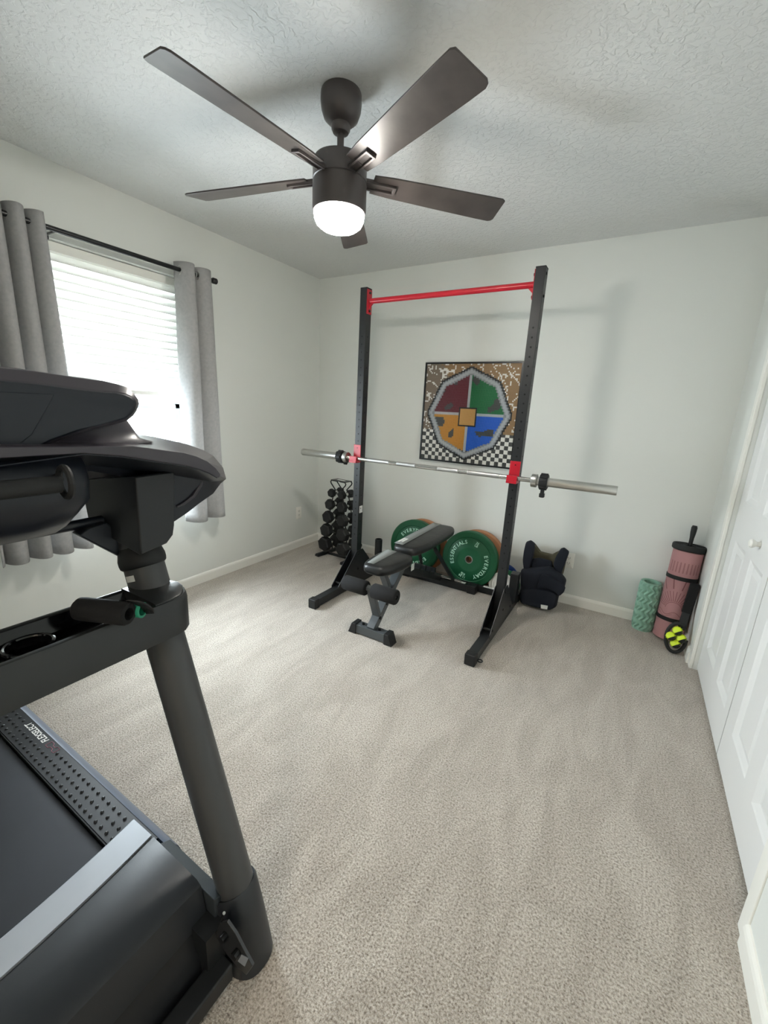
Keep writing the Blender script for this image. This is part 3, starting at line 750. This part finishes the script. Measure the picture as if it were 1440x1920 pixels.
# ------------------------------------------------------------------ right corner: foam roller, mat, roller stick
fr = thing('foam_roller', (.232, 3.100, 0), 'mint green textured foam roller standing on end against the far wall', 'foam roller')
R_ = .060; m = MB(); rings = []; nz, na = 110, 150
for i in range(nz+1):
    z = .335*i/nz; ring = []
    for j in range(na):
        a = 2*PI*j/na
        wv = math.sin(13*a+2.0*math.sin(2*PI*z/.060))
        g_ = math.sin(2*PI*z/.075*.5+9*a*.5)
        edge = min(1, min(z, .335-z)/.022)
        r_ = R_-.002+.0062*edge*(abs(wv)**.6*math.copysign(1, wv))
        ring.append((.232+r_*math.cos(a), 3.100+r_*math.sin(a), z))
    rings.append(ring)
for rr, zz in ((.050, .3355), (.041, .334), (.041, .02), (.050, 0.0)): rings.append([(.232+rr*math.cos(2*PI*j/na), 3.100+rr*math.sin(2*PI*j/na), zz) for j in range(na)])
m.loft(rings + [rings[0]], caps=False).build('textured_sleeve', MINT, fr, angle=70)

ym = thing('yoga_mat', (.372, 3.06, 0), 'dusty pink rolled exercise mat with two black straps, standing in the corner', 'exercise mat')
A_ = Vector((.372, 3.040, .012)); B_ = Vector((.386, 3.098, .585)); dd = (B_-A_).normalized(); Lm = (B_-A_).length; RM = .080
q_ = Vector((0, 0, 1)).rotation_difference(dd).to_matrix()
def mp_(r, a, h): return A_+q_ @ Vector((r*math.cos(a), r*math.sin(a), h))
MB().lathe([(.02, 0), (RM-.004, 0), (RM, .004), (RM, Lm-.004), (RM-.004, Lm), (.02, Lm)], A_, dd, 56).build('rolled_mat', PINK, ym)
MB().lathe([(RM+.0005, -.012), (RM+.0035, -.012), (RM+.0035, .012), (RM+.0005, .012)], A_+dd*.405, dd, 48, caps=False).build('strap', RUBBER, ym)
MB().lathe([(RM+.0005, -.012), (RM+.0035, -.012), (RM+.0035, .012), (RM+.0005, .012)], A_+dd*.135, dd, 48, caps=False).build('strap', RUBBER, ym)
# printed rays of a half sun
m = MB()
def strip(pts, wd):
    for (a0, h0), (a1, h1) in zip(pts, pts[1:]):
        dx, dy = a1-a0, h1-h0; l_ = math.hypot(dx*RM, dy) or 1; ux, uy = -dy/l_*wd/2/RM, dx*RM/l_*wd/2
        m.add([mp_(RM+.0006, a0+ux, h0+uy), mp_(RM+.0006, a1+ux, h1+uy), mp_(RM+.0006, a1-ux, h1-uy), mp_(RM+.0006, a0-ux, h0-uy)], [(0, 1, 2, 3)])
ac = math.radians(-100); hc = .205
for k in range(17):
    th = math.radians(12+k*9.75)
    for r0, r1, wd in ((.050, .115, .0036), (.130, .195, .0065)):
        if r1 > .12 and k % 2 == 0: continue
        n1 = 8; pts = []
        for i in range(n1+1):
            r = r0+(r1-r0)*i/n1; pts.append((ac+r*math.cos(th)/RM, hc+r*math.sin(th)))
        strip(pts, wd)
for k in range(9):
    a = ac-.95+k*.24; strip([(a, .440), (a, .505)], .0022); strip([(a+.05, .440), (a+.05, .505)], .0022); strip([(a, .505), (a+.05, .505)], .002)
strip([(ac-1.3+i*.1, .175+.012*math.sin(i*.55)) for i in range(22)], .003); strip([(ac-1.3+i*.1, .160+.010*math.sin(i*.55+.4)) for i in range(14)], .0025)
strip([(ac+.045/RM*math.cos(t), hc+.045*math.sin(t)) for t in [PI*i/14 for i in range(15)]], .003)
m.build('printed_pattern', DPINK, ym, smooth=False)

rl = thing('massage_roller', tuple(B_), 'black-capped muscle roller tucked in the pink mat, handle sticking up', 'massage roller')
hub = B_+dd*.001
MB().lathe([(.02, 0), (.084, 0), (.090, .006), (.091, .026), (.087, .036), (.079, .037), (.076, .030), (.03, .028)], hub, dd, 56).build('end_cap', RUBBER, rl)
m = MB()
for k in range(5):
    a = 2*PI*k/5+.3; p = hub+dd*.030
    u = q_ @ Vector((math.cos(a), math.sin(a), 0)); v = q_ @ Vector((-math.sin(a), math.cos(a), 0))
    m.loft([[p+u*.02-v*.006, p+u*.02+v*.006, p+u*.078+v*.010, p+u*.078-v*.010], [p+u*.02-v*.004+dd*.007, p+u*.02+v*.004+dd*.007, p+u*.078+v*.008+dd*.007, p+u*.078-v*.008+dd*.007]])
m.build('spokes', RUBBER, rl)
hp = [hub+dd*h for h in (.02, .05, .08, .115, .145, .158)]
MB().tube(hp, [.017, .0155, .0165, .0215, .0225, .017], 14, flat=.7).build('handle', RUBBER, rl)

ms = thing('massage_ball_roller', (.42, 2.90, 0), 'black U-shaped massage stick with neon yellow spiked balls, against the right wall', 'massage roller')
# square foam grip leaning on the stub wall, U-shaped yoke resting on the carpet
Ga = Vector((.425, 2.935, .235)); Gb = Vector((.440, 2.965, .425))
MB().bar(Ga, Gb, .050, .036, (0, 1, 0)).build('grip', FOAM, ms, bevel=.010, seg=3)
MB().bar(Ga+Vector((0, 0, .02)), Vector((.412, 2.880, .150)), .040, .020, (0, 1, 0)).build('stem', RUBBER, ms, bevel=.004)
c_ = Vector((.395, 2.870, .100)); loop = []
for i in range(21):
    a = math.radians(60+300*i/20)
    loop.append(c_+Vector((.050*math.cos(a), .018*math.sin(a)-.012, .086*math.sin(a))))
MB().tube(loop, .0105, 10).build('yoke', RUBBER, ms)
for (dx, dy, dz) in ((-.002, -.012, .046), (-.029, -.02, .006), (.023, -.02, .008), (.000, -.028, -.032)):
    p = c_+Vector((dx, dy, dz)); m = MB()
    ax_ = Vector((-.35, -.75, .55)).normalized()
    m.lathe([(.010, -.022), (.020, -.017), (.0250, -.006), (.0250, .005), (.021, .014), (.012, .018)], p, ax_, 22)
    q2 = Vector((0, 0, 1)).rotation_difference(ax_).to_matrix()
    for k in range(14):
        a = 2*PI*k/14
        m.bar(p+q2 @ Vector((.0256*math.cos(a), .0256*math.sin(a), -.008)), p+q2 @ Vector((.0256*math.cos(a), .0256*math.sin(a), .008)), .002, .003)
    bo = m.build('spiked_ball', NEON, ms)
    ax2 = Vector((.42, -.38, -.50)).normalized()
    MB().lathe([(.0235, -.006), (.0185, .005), (.010, .010), (.002, .012)], p+ax2*.0165, ax2, 18).build('ball_cap', RUBBER, bo)

# ------------------------------------------------------------------ treadmill (front end towards the camera, deck along the x axis)
T0 = (-1.2, .06, 0)
tm = thing('treadmill', T0, 'large black folding treadmill in the left foreground, console towards the camera', 'treadmill')
YC = .060                                     # centre line
def mir(y): return 2*YC-y
DX0, DX1 = -2.42, -.93
# side rails with raised dimples
for s_ in (1, -1):
    Y = (lambda y: y) if s_ > 0 else mir
    m = MB(); m.box((DX0, min(Y(.380), Y(.462)), .150), (DX1, max(Y(.380), Y(.462)), .200))
    rows = (.394, .418, .442); x = DX0+.03
    i = 0
    while x < DX1+.02:
        for k, y in enumerate(rows):
            if k == 2 and -1.72 < x < -1.475: continue
            xx = x+(.0145 if k % 2 else 0)
            if xx > DX1: continue
            m.lathe([(.0052, .1995), (.0046, .2022), (.0028, .2036), (.0006, .204)], (xx, Y(y), 0), (0, 0, 1), 8)
        x += .029
    rail = m.build('foot_rail', TPLAST, tm, angle=50)
    pr_ = [(DX0, Y(.462), .201), (DX0, Y(.470), .197), (DX0, Y(.500), .150), (DX0, Y(.514), .105), (DX0, Y(.462), .105)]
    MB().prism(pr_, (-.905-DX0, 0, 0)).build('rail_trim', RAILG, tm)
    if s_ > 0:
        m = MB(); xf = Matrix.Translation((-1.622, .4455, .2004)) @ Matrix.Rotation(PI, 4, 'Z')
        m.text('FLEXSELECT', .027, xf, ext=.0002, shear=.15)
        m.build('lettering', LABEL, rail, smooth=False)
        m = MB()
        dbl = [(a+.012, b) for a, b in [(-1.545, .455), (-1.528, .455), (-1.522, .449), (-1.508, .449), (-1.502, .455), (-1.488, .455), (-1.488, .436), (-1.502, .436), (-1.508, .442), (-1.522, .442), (-1.528, .436), (-1.545, .436)]]
        m.tube([(a, b, .2006) for a, b in dbl], .0008, 4, closed=True)
        m.build('dumbbell_emblem', mat('emblem_pink', (190, 120, 140), .5), rail, smooth=False)
MB().box((DX0+.02, mir(.374), .170), (DX1+.03, .374, .188)).build('running_belt', BELT, tm, bevel=.002)
MB().box((DX0+.02, .3755, .165), (DX1, .3785, .199)).box((DX0+.02, mir(.3785), .165), (DX1, mir(.3755), .199)).build('belt_guide', BLACKG, tm)
MB().box((DX0, mir(.46), .045), (-1.0, .46, .150)).build('deck_frame', TPLAST, tm)
MB().cyl((DX0+.02, mir(.37), .150), (DX0+.02, .37, .150), .035, n=20).build('rear_roller', BLACKG, tm)
for y in (.40, mir(.40)): MB().cyl((DX0+.06, y-.02, .026), (DX0+.06, y+.02, .026), .026, n=16).build('rear_wheel', RUBBER, tm)

# motor hood: silver bowed strip, sloping top, front skirt; lofted across y
def hood_sec(y):
    """profile in x,z at y; strip edge bows towards the belt in the middle"""
    q = (y-YC)/(.437-YC); bow = 1-q*q
    xs = -1.007+bow*.043; xn = -.911+bow*.036
    zt = .246+.010*bow
    return xs, xn, zt
ny = 24; ysl = [mir(.437)+(.437-mir(.437))*i/ny for i in range(ny+1)]
ring_s, ring_h, ring_f = [], [], []
for y in ysl:
    xs, xn, zt = hood_sec(y)
    ring_s.append([(xs, y, .190), (xs+.004, y, zt-.010), (xs+.014, y, zt), (xn, y, zt+.003), (xn, y, .19)])
    ring_h.append([(xn+.002, y, .19), (xn+.002, y, zt-.002), (xn+.010, y, zt+.003), (-.80, y, zt+.001), (-.725, y, zt-.002), (-.710, y, zt-.010), (-.700, y, zt-.060), (-.695, y, .15), (-.74, y, .15)])
    ring_f.append([(-.74, y, .155), (-.700, y, .155), (-.690, y, .110), (-.672, y, .075), (-.668, y, .030), (-.74, y, .030)])
MB().loft(ring_s).build('silver_strip', SILV, tm)
MB().loft(ring_h).build('motor_hood', TPLAST2, tm)
MB().loft(ring_f).build('front_skirt', TPLAST, tm)
for s_ in (1, -1):
    Y = (lambda y: y) if s_ > 0 else mir
    # side cover: low wedge beside the hood
    o1 = [(-.915, Y(.440), .205), (-.900, Y(.478), .200), (-.665, Y(.474), .205), (-.668, Y(.440), .222), (-.74, Y(.439), .225)]
    m = MB(); m.loft([[(a, b, .11) for a, b, c in o1], o1]); m.build('hood_side_cover', SIDEC, tm, bevel=.003)
for s_ in (1, -1):
    a, b = sorted((.398 if s_ > 0 else mir(.398), .449 if s_ > 0 else mir(.449)))
    MB().box((-.93, a, .03), (-.645, b, .165)).build('side_frame', BLACK, tm)
# base frame in front of / below the skirt
MB().box((-.660, mir(.44), .020), (-.610, .44, .070)).build('front_crossbar', BLACK, tm, bevel=.006)
MB().box((-.745, mir(.43), .052), (-.705, .43, .098)).build('lift_crossbar', TPLAST, tm, bevel=.004)
MB().cyl((-.635, mir(.46), .030), (-.635, .30, .030), .018, n=14).build('front_axle', BLACKG, tm)
for s_ in (1, -1):
    Y = (lambda y: y) if s_ > 0 else mir
    ax0 = Vector((-.612, Y(.5), .045)); ax1 = Vector((-.965, Y(.5), 1.050))
    d_ = (ax1-ax0).normalized()
    MB().lathe([(.043, .125), (.043, (ax1-ax0).length)], ax0, d_, 36, caps=True).build('upright', TUBEM, tm)
    # boot: tapered oval cover at the foot
    m = MB(); rings = []
    for h, rx, ry, dx in ((0, .052, .050, -.018), (.006, .060, .056, -.018), (.05, .060, .055, -.012), (.12, .058, .054, -.004), (.196, .0555, .053, 0), (.203, .053, .0505, 0), (.200, .0455, .044, 0), (.17, .044, .044, 0)):
        c2 = Vector((-.612, Y(.5), 0))+Vector((d_.x/d_.z, 0, 1))*h*.96+Vector((dx, 0, 0)); ring = []
        kk = min(1, h/.19)**1.5*.42
        for j in range(40):
            a = 2*PI*j/40
            ca, sa = math.cos(a), math.sin(a); e_ = .85
            px_ = math.copysign(abs(ca)**e_, ca)*rx
            ring.append(c2+Vector((px_, math.copysign(abs(sa)**e_, sa)*ry, px_*kk)))
        rings.append(ring)
    boot = m.loft(rings, caps=False).build('upright_boot', TPLAST2, tm, angle=50)
    # pivot plate with bolts, on the inner side of the boot
    pl = [(a, Y(b), c) for a, b, c in [(-0.650, 0.432, 0.145), (-0.630, 0.432, 0.201), (-0.604, 0.432, 0.230), (-0.577, 0.432, 0.217), (-0.551, 0.432, 0.191), (-0.525, 0.432, 0.167), (-0.547, 0.432, 0.117), (-0.579, 0.432, 0.113), (-0.622, 0.432, 0.123)]]
    MB().prism(pl, (0, -.007 if s_ > 0 else .007, 0)).build('pivot_plate', PIV, tm, bevel=.0015)
    for a, b, c in [(-0.609, 0.425, 0.186), (-0.569, 0.425, 0.172)]: MB().cyl((a, Y(b), c), (a, Y(b-.014), c), .009, n=10).build('pivot_bolt', BLACKG, tm, bevel=.001)
    tg = [(a, Y(b), c) for a, b, c in [(-0.557, 0.424, 0.175), (-0.535, 0.424, 0.185), (-0.548, 0.424, 0.147), (-0.571, 0.424, 0.141)]]
    MB().prism(tg, (0, -.001 if s_ > 0 else .001, 0)).build('pivot_tag', SILV, tm, smooth=False)
    MB().tube([(a, Y(b), c) for a, b, c in [(-0.619, 0.430, 0.236), (-0.628, 0.430, 0.212), (-0.634, 0.430, 0.187)]], .0035, 8).build('cable_clip', CHROME, tm)

# accessory tray between the uprights
m = MB()
def tray_out(ins):
    """outline in plan of the tray with rounded ends, starting at the right"""
    y1 = .545-ins; y0 = mir(.545)+ins; xf_, xb_ = -.800-ins, -.945+ins; pts = []
    for i in range(9):
        a = -PI/2+PI*i/8
        pts.append(((xf_+xb_)/2+(xf_-xb_)/2*math.cos(a)*0+ (xf_-xb_)/2*(-math.sin(a)), y1-.06+.06*math.cos(a)))
    for i in range(9):
        a = -PI/2+PI*i/8
        pts.append(((xf_+xb_)/2+(xf_-xb_)/2*math.sin(a), y0+.06-.06*math.cos(a)))
    return pts
o0 = tray_out(.012); o1 = tray_out(0); o2 = tray_out(.012); o3 = tray_out(.017); o4 = tray_out(.03)
m.loft([[(a, b, .838) for a, b in o0], [(a, b, .845) for a, b in o1], [(a, b, .918) for a, b in o1], [(a, b, .928) for a, b in tray_out(.004)], [(a, b, .930) for a, b in o2], [(a, b, .926) for a, b in o3]], caps=False)
m.add([(a, b, .838) for a, b in o0], [tuple(range(len(o0)))])
tray = m.build('accessory_tray', TRAYM, tm, angle=50)
m = MB(); m.loft([[(a, b, .9262) for a, b in o3], [(a, b, .898) for a, b in o4]], caps=False); m.add([(a, b, .898) for a, b in o4], [tuple(range(len(o4)))])
m.build('tray_well', TRAYIN, tray)
for s_ in (1, -1):
    e0 = [p for p in tray_out(.006) if (p[1] > .44 if s_ > 0 else p[1] < mir(.44))]
    e0 = [(e0[0][0], .445 if s_ > 0 else mir(.445))]+e0+[(e0[-1][0], .445 if s_ > 0 else mir(.445))]
    MB().loft([[(a, b, .90) for a, b in e0], [(a, b, .9315) for a, b in e0], [(-.872+(a+.872)*.93, b, .9335) for a, b in e0]]).build('tray_end', TRAYM, tray, angle=40)
m = MB(); cc = Vector((-.872, .250, .9)); m.tube([cc+Vector((.036*math.cos(2*PI*i/28), .036*math.sin(2*PI*i/28), .012)) for i in range(28)], .004, 8, closed=True)
m.lathe([(.036, .012), (.033, .0), (.020, -.001+.0005)], cc, (0, 0, 1), 28, caps=False); m.build('cup_holder_rim', TRAYIN, tray)

# console. shell pieces are lofted between outlines in y,z at different depths x
def shell(name, rings, m_, par=tm, caps=True, **k):
    return MB().loft([[Vector(p) for p in r_] for r_ in rings], caps=caps).build(name, m_, par, **k)
def dep(pts, x, sc_=1.0, cy=None, cz=None, dz=0):
    cy = cy if cy is not None else sum(p[1] for p in pts)/len(pts); cz = cz if cz is not None else sum(p[2] for p in pts)/len(pts)
    return [(x, cy+(p[1]-cy)*sc_, cz+(p[2]-cz)*sc_+dz) for p in pts]
def sym(top, bot, x, ztop, zbot):
    """closed loop: left mirror of top .. top, then bottom .. left mirror"""
    t_ = [(x, YC, ztop)]+[(x, p[1], p[2]) for p in top]; b2 = [(x, p[1], p[2]) for p in bot]+[(x, YC, zbot)]
    lt = [(x, mir(p[1]), p[2]) for p in reversed(t_[1:])]; lb = [(x, mir(p[1]), p[2]) for p in reversed(b2[:-1])]
    return lt+t_+b2+lb
silT = [(-0.900, 0.489, 1.275), (-0.900, 0.518, 1.272), (-0.900, 0.555, 1.263), (-0.900, 0.596, 1.252), (-0.900, 0.638, 1.236), (-0.900, 0.665, 1.220), (-0.900, 0.692, 1.188), (-0.900, 0.700, 1.158)]
silB = [(-0.900, 0.692, 1.145), (-0.900, 0.669, 1.122), (-0.900, 0.629, 1.104), (-0.900, 0.592, 1.085), (-0.900, 0.559, 1.071), (-0.900, 0.547, 1.098), (-0.900, 0.537, 1.168), (-0.900, 0.396, 1.208)]
fT = [(-0.755, 0.404, 1.269), (-0.755, 0.433, 1.264), (-0.755, 0.464, 1.258), (-0.755, 0.499, 1.252), (-0.755, 0.528, 1.242), (-0.755, 0.552, 1.230), (-0.755, 0.571, 1.214), (-0.755, 0.582, 1.199)]
fB = [(-0.755, 0.579, 1.192), (-0.755, 0.570, 1.194), (-0.755, 0.551, 1.206), (-0.755, 0.527, 1.217), (-0.755, 0.497, 1.226), (-0.755, 0.462, 1.234), (-0.755, 0.385, 1.252), (-0.755, 0.325, 1.261)]
qB = [(-0.885, 0.676, 1.156), (-0.885, 0.656, 1.157), (-0.885, 0.623, 1.167), (-0.885, 0.588, 1.176), (-0.885, 0.556, 1.186), (-0.885, 0.514, 1.196), (-0.885, 0.458, 1.207), (-0.885, 0.391, 1.222)]
bk = [(-1.10, YC+(p[1]-YC)*.86, p[2]+.02) for p in silT]; bkb = [(-1.10, YC+(p[1]-YC)*.80, max(p[2]+.05, 1.14)) for p in silB]
m = MB()
m.loft([sym(bk, bkb, -1.10, 1.300, 1.15), sym(silT, silB, -.90, 1.292, silB[-1][2]), sym(silT, qB, -.887, 1.292, qB[-1][2]), sym([(0, p[1]-.002, p[2]-.001) for p in fT], fB, -.765, 1.288, fB[-1][2]), sym(fT, fB, -.755, 1.284, fB[-1][2])])
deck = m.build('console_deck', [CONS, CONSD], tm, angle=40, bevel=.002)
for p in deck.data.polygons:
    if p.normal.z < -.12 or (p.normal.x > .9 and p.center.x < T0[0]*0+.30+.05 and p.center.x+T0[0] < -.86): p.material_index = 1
MB().tube([(-.752, p[1], p[2]-.0008) for p in reversed([(0, mir(q[1]), q[2]) for q in fB[1:]])]+[(-.752, p[1], p[2]-.0008) for p in reversed(fB[1:])], .0011, 6).build('rim_edge', CONSD, deck)
for s_ in (1, -1):
    Y = (lambda y: y) if s_ > 0 else mir
    pk = [(-.8935, Y(p[1]), p[2]) for p in [(-0.894, 0.577, 1.184), (-0.894, 0.615, 1.179), (-0.894, 0.633, 1.168), (-0.893, 0.628, 1.151), (-0.893, 0.607, 1.127), (-0.894, 0.582, 1.113), (-0.894, 0.564, 1.108)]]
    MB().tube(pk, [.002, .004, .0055, .0055, .0055, .004, .002], 8).build('pocket_edge', CONS, deck)
# screen housing
oT = [(-0.800, 0.290, 1.384), (-0.800, 0.353, 1.379), (-0.800, 0.389, 1.377), (-0.800, 0.412, 1.373), (-0.800, 0.428, 1.369), (-0.800, 0.439, 1.359), (-0.800, 0.446, 1.348), (-0.800, 0.446, 1.340)]
oB = [(-0.800, 0.441, 1.328), (-0.800, 0.434, 1.319), (-0.800, 0.422, 1.310), (-0.800, 0.386, 1.300), (-0.800, 0.343, 1.290), (-0.800, 0.304, 1.276), (-0.800, 0.274, 1.261)]
iT = [(-0.785, 0.282, 1.366), (-0.785, 0.344, 1.361), (-0.785, 0.380, 1.359), (-0.785, 0.403, 1.359), (-0.785, 0.416, 1.357), (-0.785, 0.427, 1.353), (-0.785, 0.434, 1.347), (-0.785, 0.435, 1.341)]
iB = [(-0.785, 0.431, 1.331), (-0.785, 0.424, 1.322), (-0.785, 0.413, 1.314), (-0.785, 0.377, 1.304), (-0.785, 0.336, 1.294), (-0.785, 0.297, 1.280), (-0.785, 0.268, 1.265)]
b0 = [(0, YC+(p[1]-YC)*.97, p[2]+.004) for p in oT]; b1 = [(0, YC+(p[1]-YC)*.97, p[2]+.004) for p in oB]
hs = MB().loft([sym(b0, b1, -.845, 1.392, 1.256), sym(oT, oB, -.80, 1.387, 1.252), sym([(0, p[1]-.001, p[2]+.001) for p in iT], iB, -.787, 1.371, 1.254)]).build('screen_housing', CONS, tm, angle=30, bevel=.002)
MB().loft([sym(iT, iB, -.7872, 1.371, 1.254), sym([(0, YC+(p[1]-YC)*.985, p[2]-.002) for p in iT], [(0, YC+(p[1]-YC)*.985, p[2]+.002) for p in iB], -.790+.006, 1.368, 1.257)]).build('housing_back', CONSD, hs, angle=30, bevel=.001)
MB().prism([(-.783, p[1], p[2]) for p in [(-0.783, 0.309, 1.352), (-0.783, 0.303, 1.341), (-0.783, 0.288, 1.316), (-0.783, 0.272, 1.290), (-0.783, 0.250, 1.272), (-0.783, 0.231, 1.267)]]+[(-.783, mir(p[1]), p[2]) for p in reversed([(-0.783, 0.309, 1.352), (-0.783, 0.303, 1.341), (-0.783, 0.288, 1.316), (-0.783, 0.272, 1.290), (-0.783, 0.250, 1.272), (-0.783, 0.231, 1.267)])], (-.006, 0, 0)).build('back_panel', CONSD, hs, bevel=.002)
m = MB(); rings = []
for z, hy, hx in ((1.268, .425, .075), (1.276, .404, .058), (1.290, .396, .052), (1.325, .376, .046)):
    rings.append([(-.862+math.copysign(abs(math.cos(2*PI*j/48))**.45, math.cos(2*PI*j/48))*hx, YC+math.copysign(abs(math.sin(2*PI*j/48))**.45, math.sin(2*PI*j/48))*hy, z) for j in range(48)])
m.loft(rings).build('screen_neck', CONS, tm, angle=60)
# belly under the deck
prof = [(-.80, 1.262), (-.772, 1.235), (-.766, 1.205), (-.774, 1.172), (-.800, 1.138), (-.845, 1.112), (-.92, 1.102), (-1.0, 1.12), (-1.0, 1.262)]
rings = []
for y, s1 in ((.349, .55), (.338, .82), (.315, .96), (.27, 1.0)):
    rings.append([(-.90+(a-(-.90))*s1, y+(.006 if b > 1.15 else -.010), 1.24+(b-1.24)*(.55+.45*s1)) for a, b in prof])
full = rings+[[(a, mir(y), b) for a, y, b in r_] for r_ in reversed(rings)]
MB().loft(full).build('console_belly', CONSD, tm, angle=50, bevel=.003)
gb = MB().cyl((-.742, mir(.282), 1.219), (-.742, .282, 1.219), .0135, n=20).build('grip_bar', RUBBER, tm)
for y in (.290, mir(.290)):
    MB().tube([(-.742+.020*math.cos(2*PI*i/18), y, 1.221+.023*math.sin(2*PI*i/18)) for i in range(18)], .005, 8, closed=True).cyl((-.762, y, 1.222), (-.80, y, 1.228), .007, n=8).build('grip_bar_clip', RUBBER, gb)
for s_ in (1, -1):
    Y = (lambda y: y) if s_ > 0 else mir
    f1 = [(-0.868, 0.459, 1.195), (-0.868, 0.503, 1.197), (-0.868, 0.546, 1.198), (-0.868, 0.547, 1.177), (-0.868, 0.537, 1.074), (-0.868, 0.532, 1.052), (-0.868, 0.516, 1.036), (-0.868, 0.489, 1.031), (-0.868, 0.456, 1.025)]
    f2 = [(-1.030, 0.430, 1.170), (-1.030, 0.491, 1.171), (-1.030, 0.545, 1.172), (-1.030, 0.545, 1.149), (-1.030, 0.534, 1.058), (-1.030, 0.529, 1.049), (-1.030, 0.520, 1.047), (-1.030, 0.496, 1.048), (-1.030, 0.437, 1.064)]
    f1 = [(a, Y(b), c) for a, b, c in f1]; f2 = [(a, Y(b), c) for a, b, c in f2]
    f0 = [(-.864, sum(p[1] for p in f1)/9+(p[1]-sum(q[1] for q in f1)/9)*.95, sum(p[2] for p in f1)/9+(p[2]-sum(q[2] for q in f1)/9)*.97) for p in f1]
    MB().loft([f2, f1, f0]).build('upright_shroud', TPLAST, tm, angle=25, bevel=.003)
    arm = [(a, Y(b), c) for a, b, c in [(-0.955, 0.384, 1.069), (-0.955, 0.405, 1.080), (-0.955, 0.439, 1.085), (-0.955, 0.503, 1.006), (-0.955, 0.520, 0.972), (-0.955, 0.506, 0.956), (-0.955, 0.469, 0.991)]]
    MB().prism(arm, (-.035, 0, 0)).build('console_arm', CONSD, tm, bevel=.003)
    ax0 = Vector((-.612, Y(.5), .045)); d_ = (Vector((-.965, Y(.5), 1.050))-ax0).normalized()
    c0 = ax0+d_*((.972-.045)/d_.z)
    MB().lathe([(.044, -.002), (.048, .002), (.0495, .010), (.0495, .020), (.047, .030), (.044, .044), (.042, .05)], c0, d_, 32, caps=False).build('pivot_collar', RUBBER, tm)
p = Vector((-0.985, 0.416, 1.084)); MB().cyl((p.x, mir(p.y+.05), p.z), (p.x, p.y+.05, p.z), .011, n=18).build('console_crossbar', CONSD, tm)
c0 = Vector((-.930, .5, .952)); m = MB()
xf = Matrix.Translation(c0) @ Matrix.Rotation(math.radians(-19.3), 4, 'Y')
vs = []
for h in (-.007, .007):
    for k in range(5):
        a = math.radians(-62-9*k); vs.append(xf @ Vector((.0436*math.cos(a), .0436*math.sin(a), h)))
m.add(vs, [(k, k+1, k+6, k+5) for k in range(4)]).build('barcode_sticker', LABEL, tm, smooth=False)

# things lying in the tray
A_ = Vector((-0.865, 0.333, 0.952)); B_ = Vector((-0.773, 0.374, 0.952)); dv = (B_-A_).normalized(); L_ = (B_-A_).length
gr = thing('foam_roll', tuple((A_+B_)/2), 'rolled black foam pad lying in the treadmill tray', 'foam pad')
MB().lathe([(.004, .002), (.017, -.006), (.0215, -.001), (.0225, .01), (.0225, L_-.004), (.020, L_+.001), (.012, L_+.002), (.011, L_-.03), (.001, L_-.031)], A_, dv, 28, caps=False).build('pad', FOAM, gr)
st = thing('strap_loop', (-0.828, 0.417, 0.930), 'black strap looped beside the foam roll on the treadmill tray', 'strap')
pts = [Vector(p) for p in ((-0.847, 0.367, 0.948), (-0.815, 0.369, 0.965), (-0.787, 0.375, 0.975), (-0.774, 0.388, 0.972), (-0.768, 0.400, 0.962), (-0.776, 0.413, 0.945), (-0.777, 0.416, 0.934))]
m = MB(); wv = Vector((.010, .004, .002)); m.loft([[p-wv for p in pts], [p+wv for p in pts]], caps=False, closed=False); m.build('webbing', RUBBER, st, solid=.003)
te = thing('resistance_band', (-0.812, 0.411, 0.930), 'teal elastic band roll lying in the treadmill tray', 'exercise band')
A2 = Vector((-0.812, 0.389, 0.945)); B2 = Vector((-0.780, 0.405, 0.945)); dv = (B2-A2).normalized(); L2 = (B2-A2).length
MB().lathe([(.011, 0), (.0155, 0), (.0155, L2), (.011, L2), (.011, 0)], A2, dv, 26, caps=False).build('band', TEAL, te)
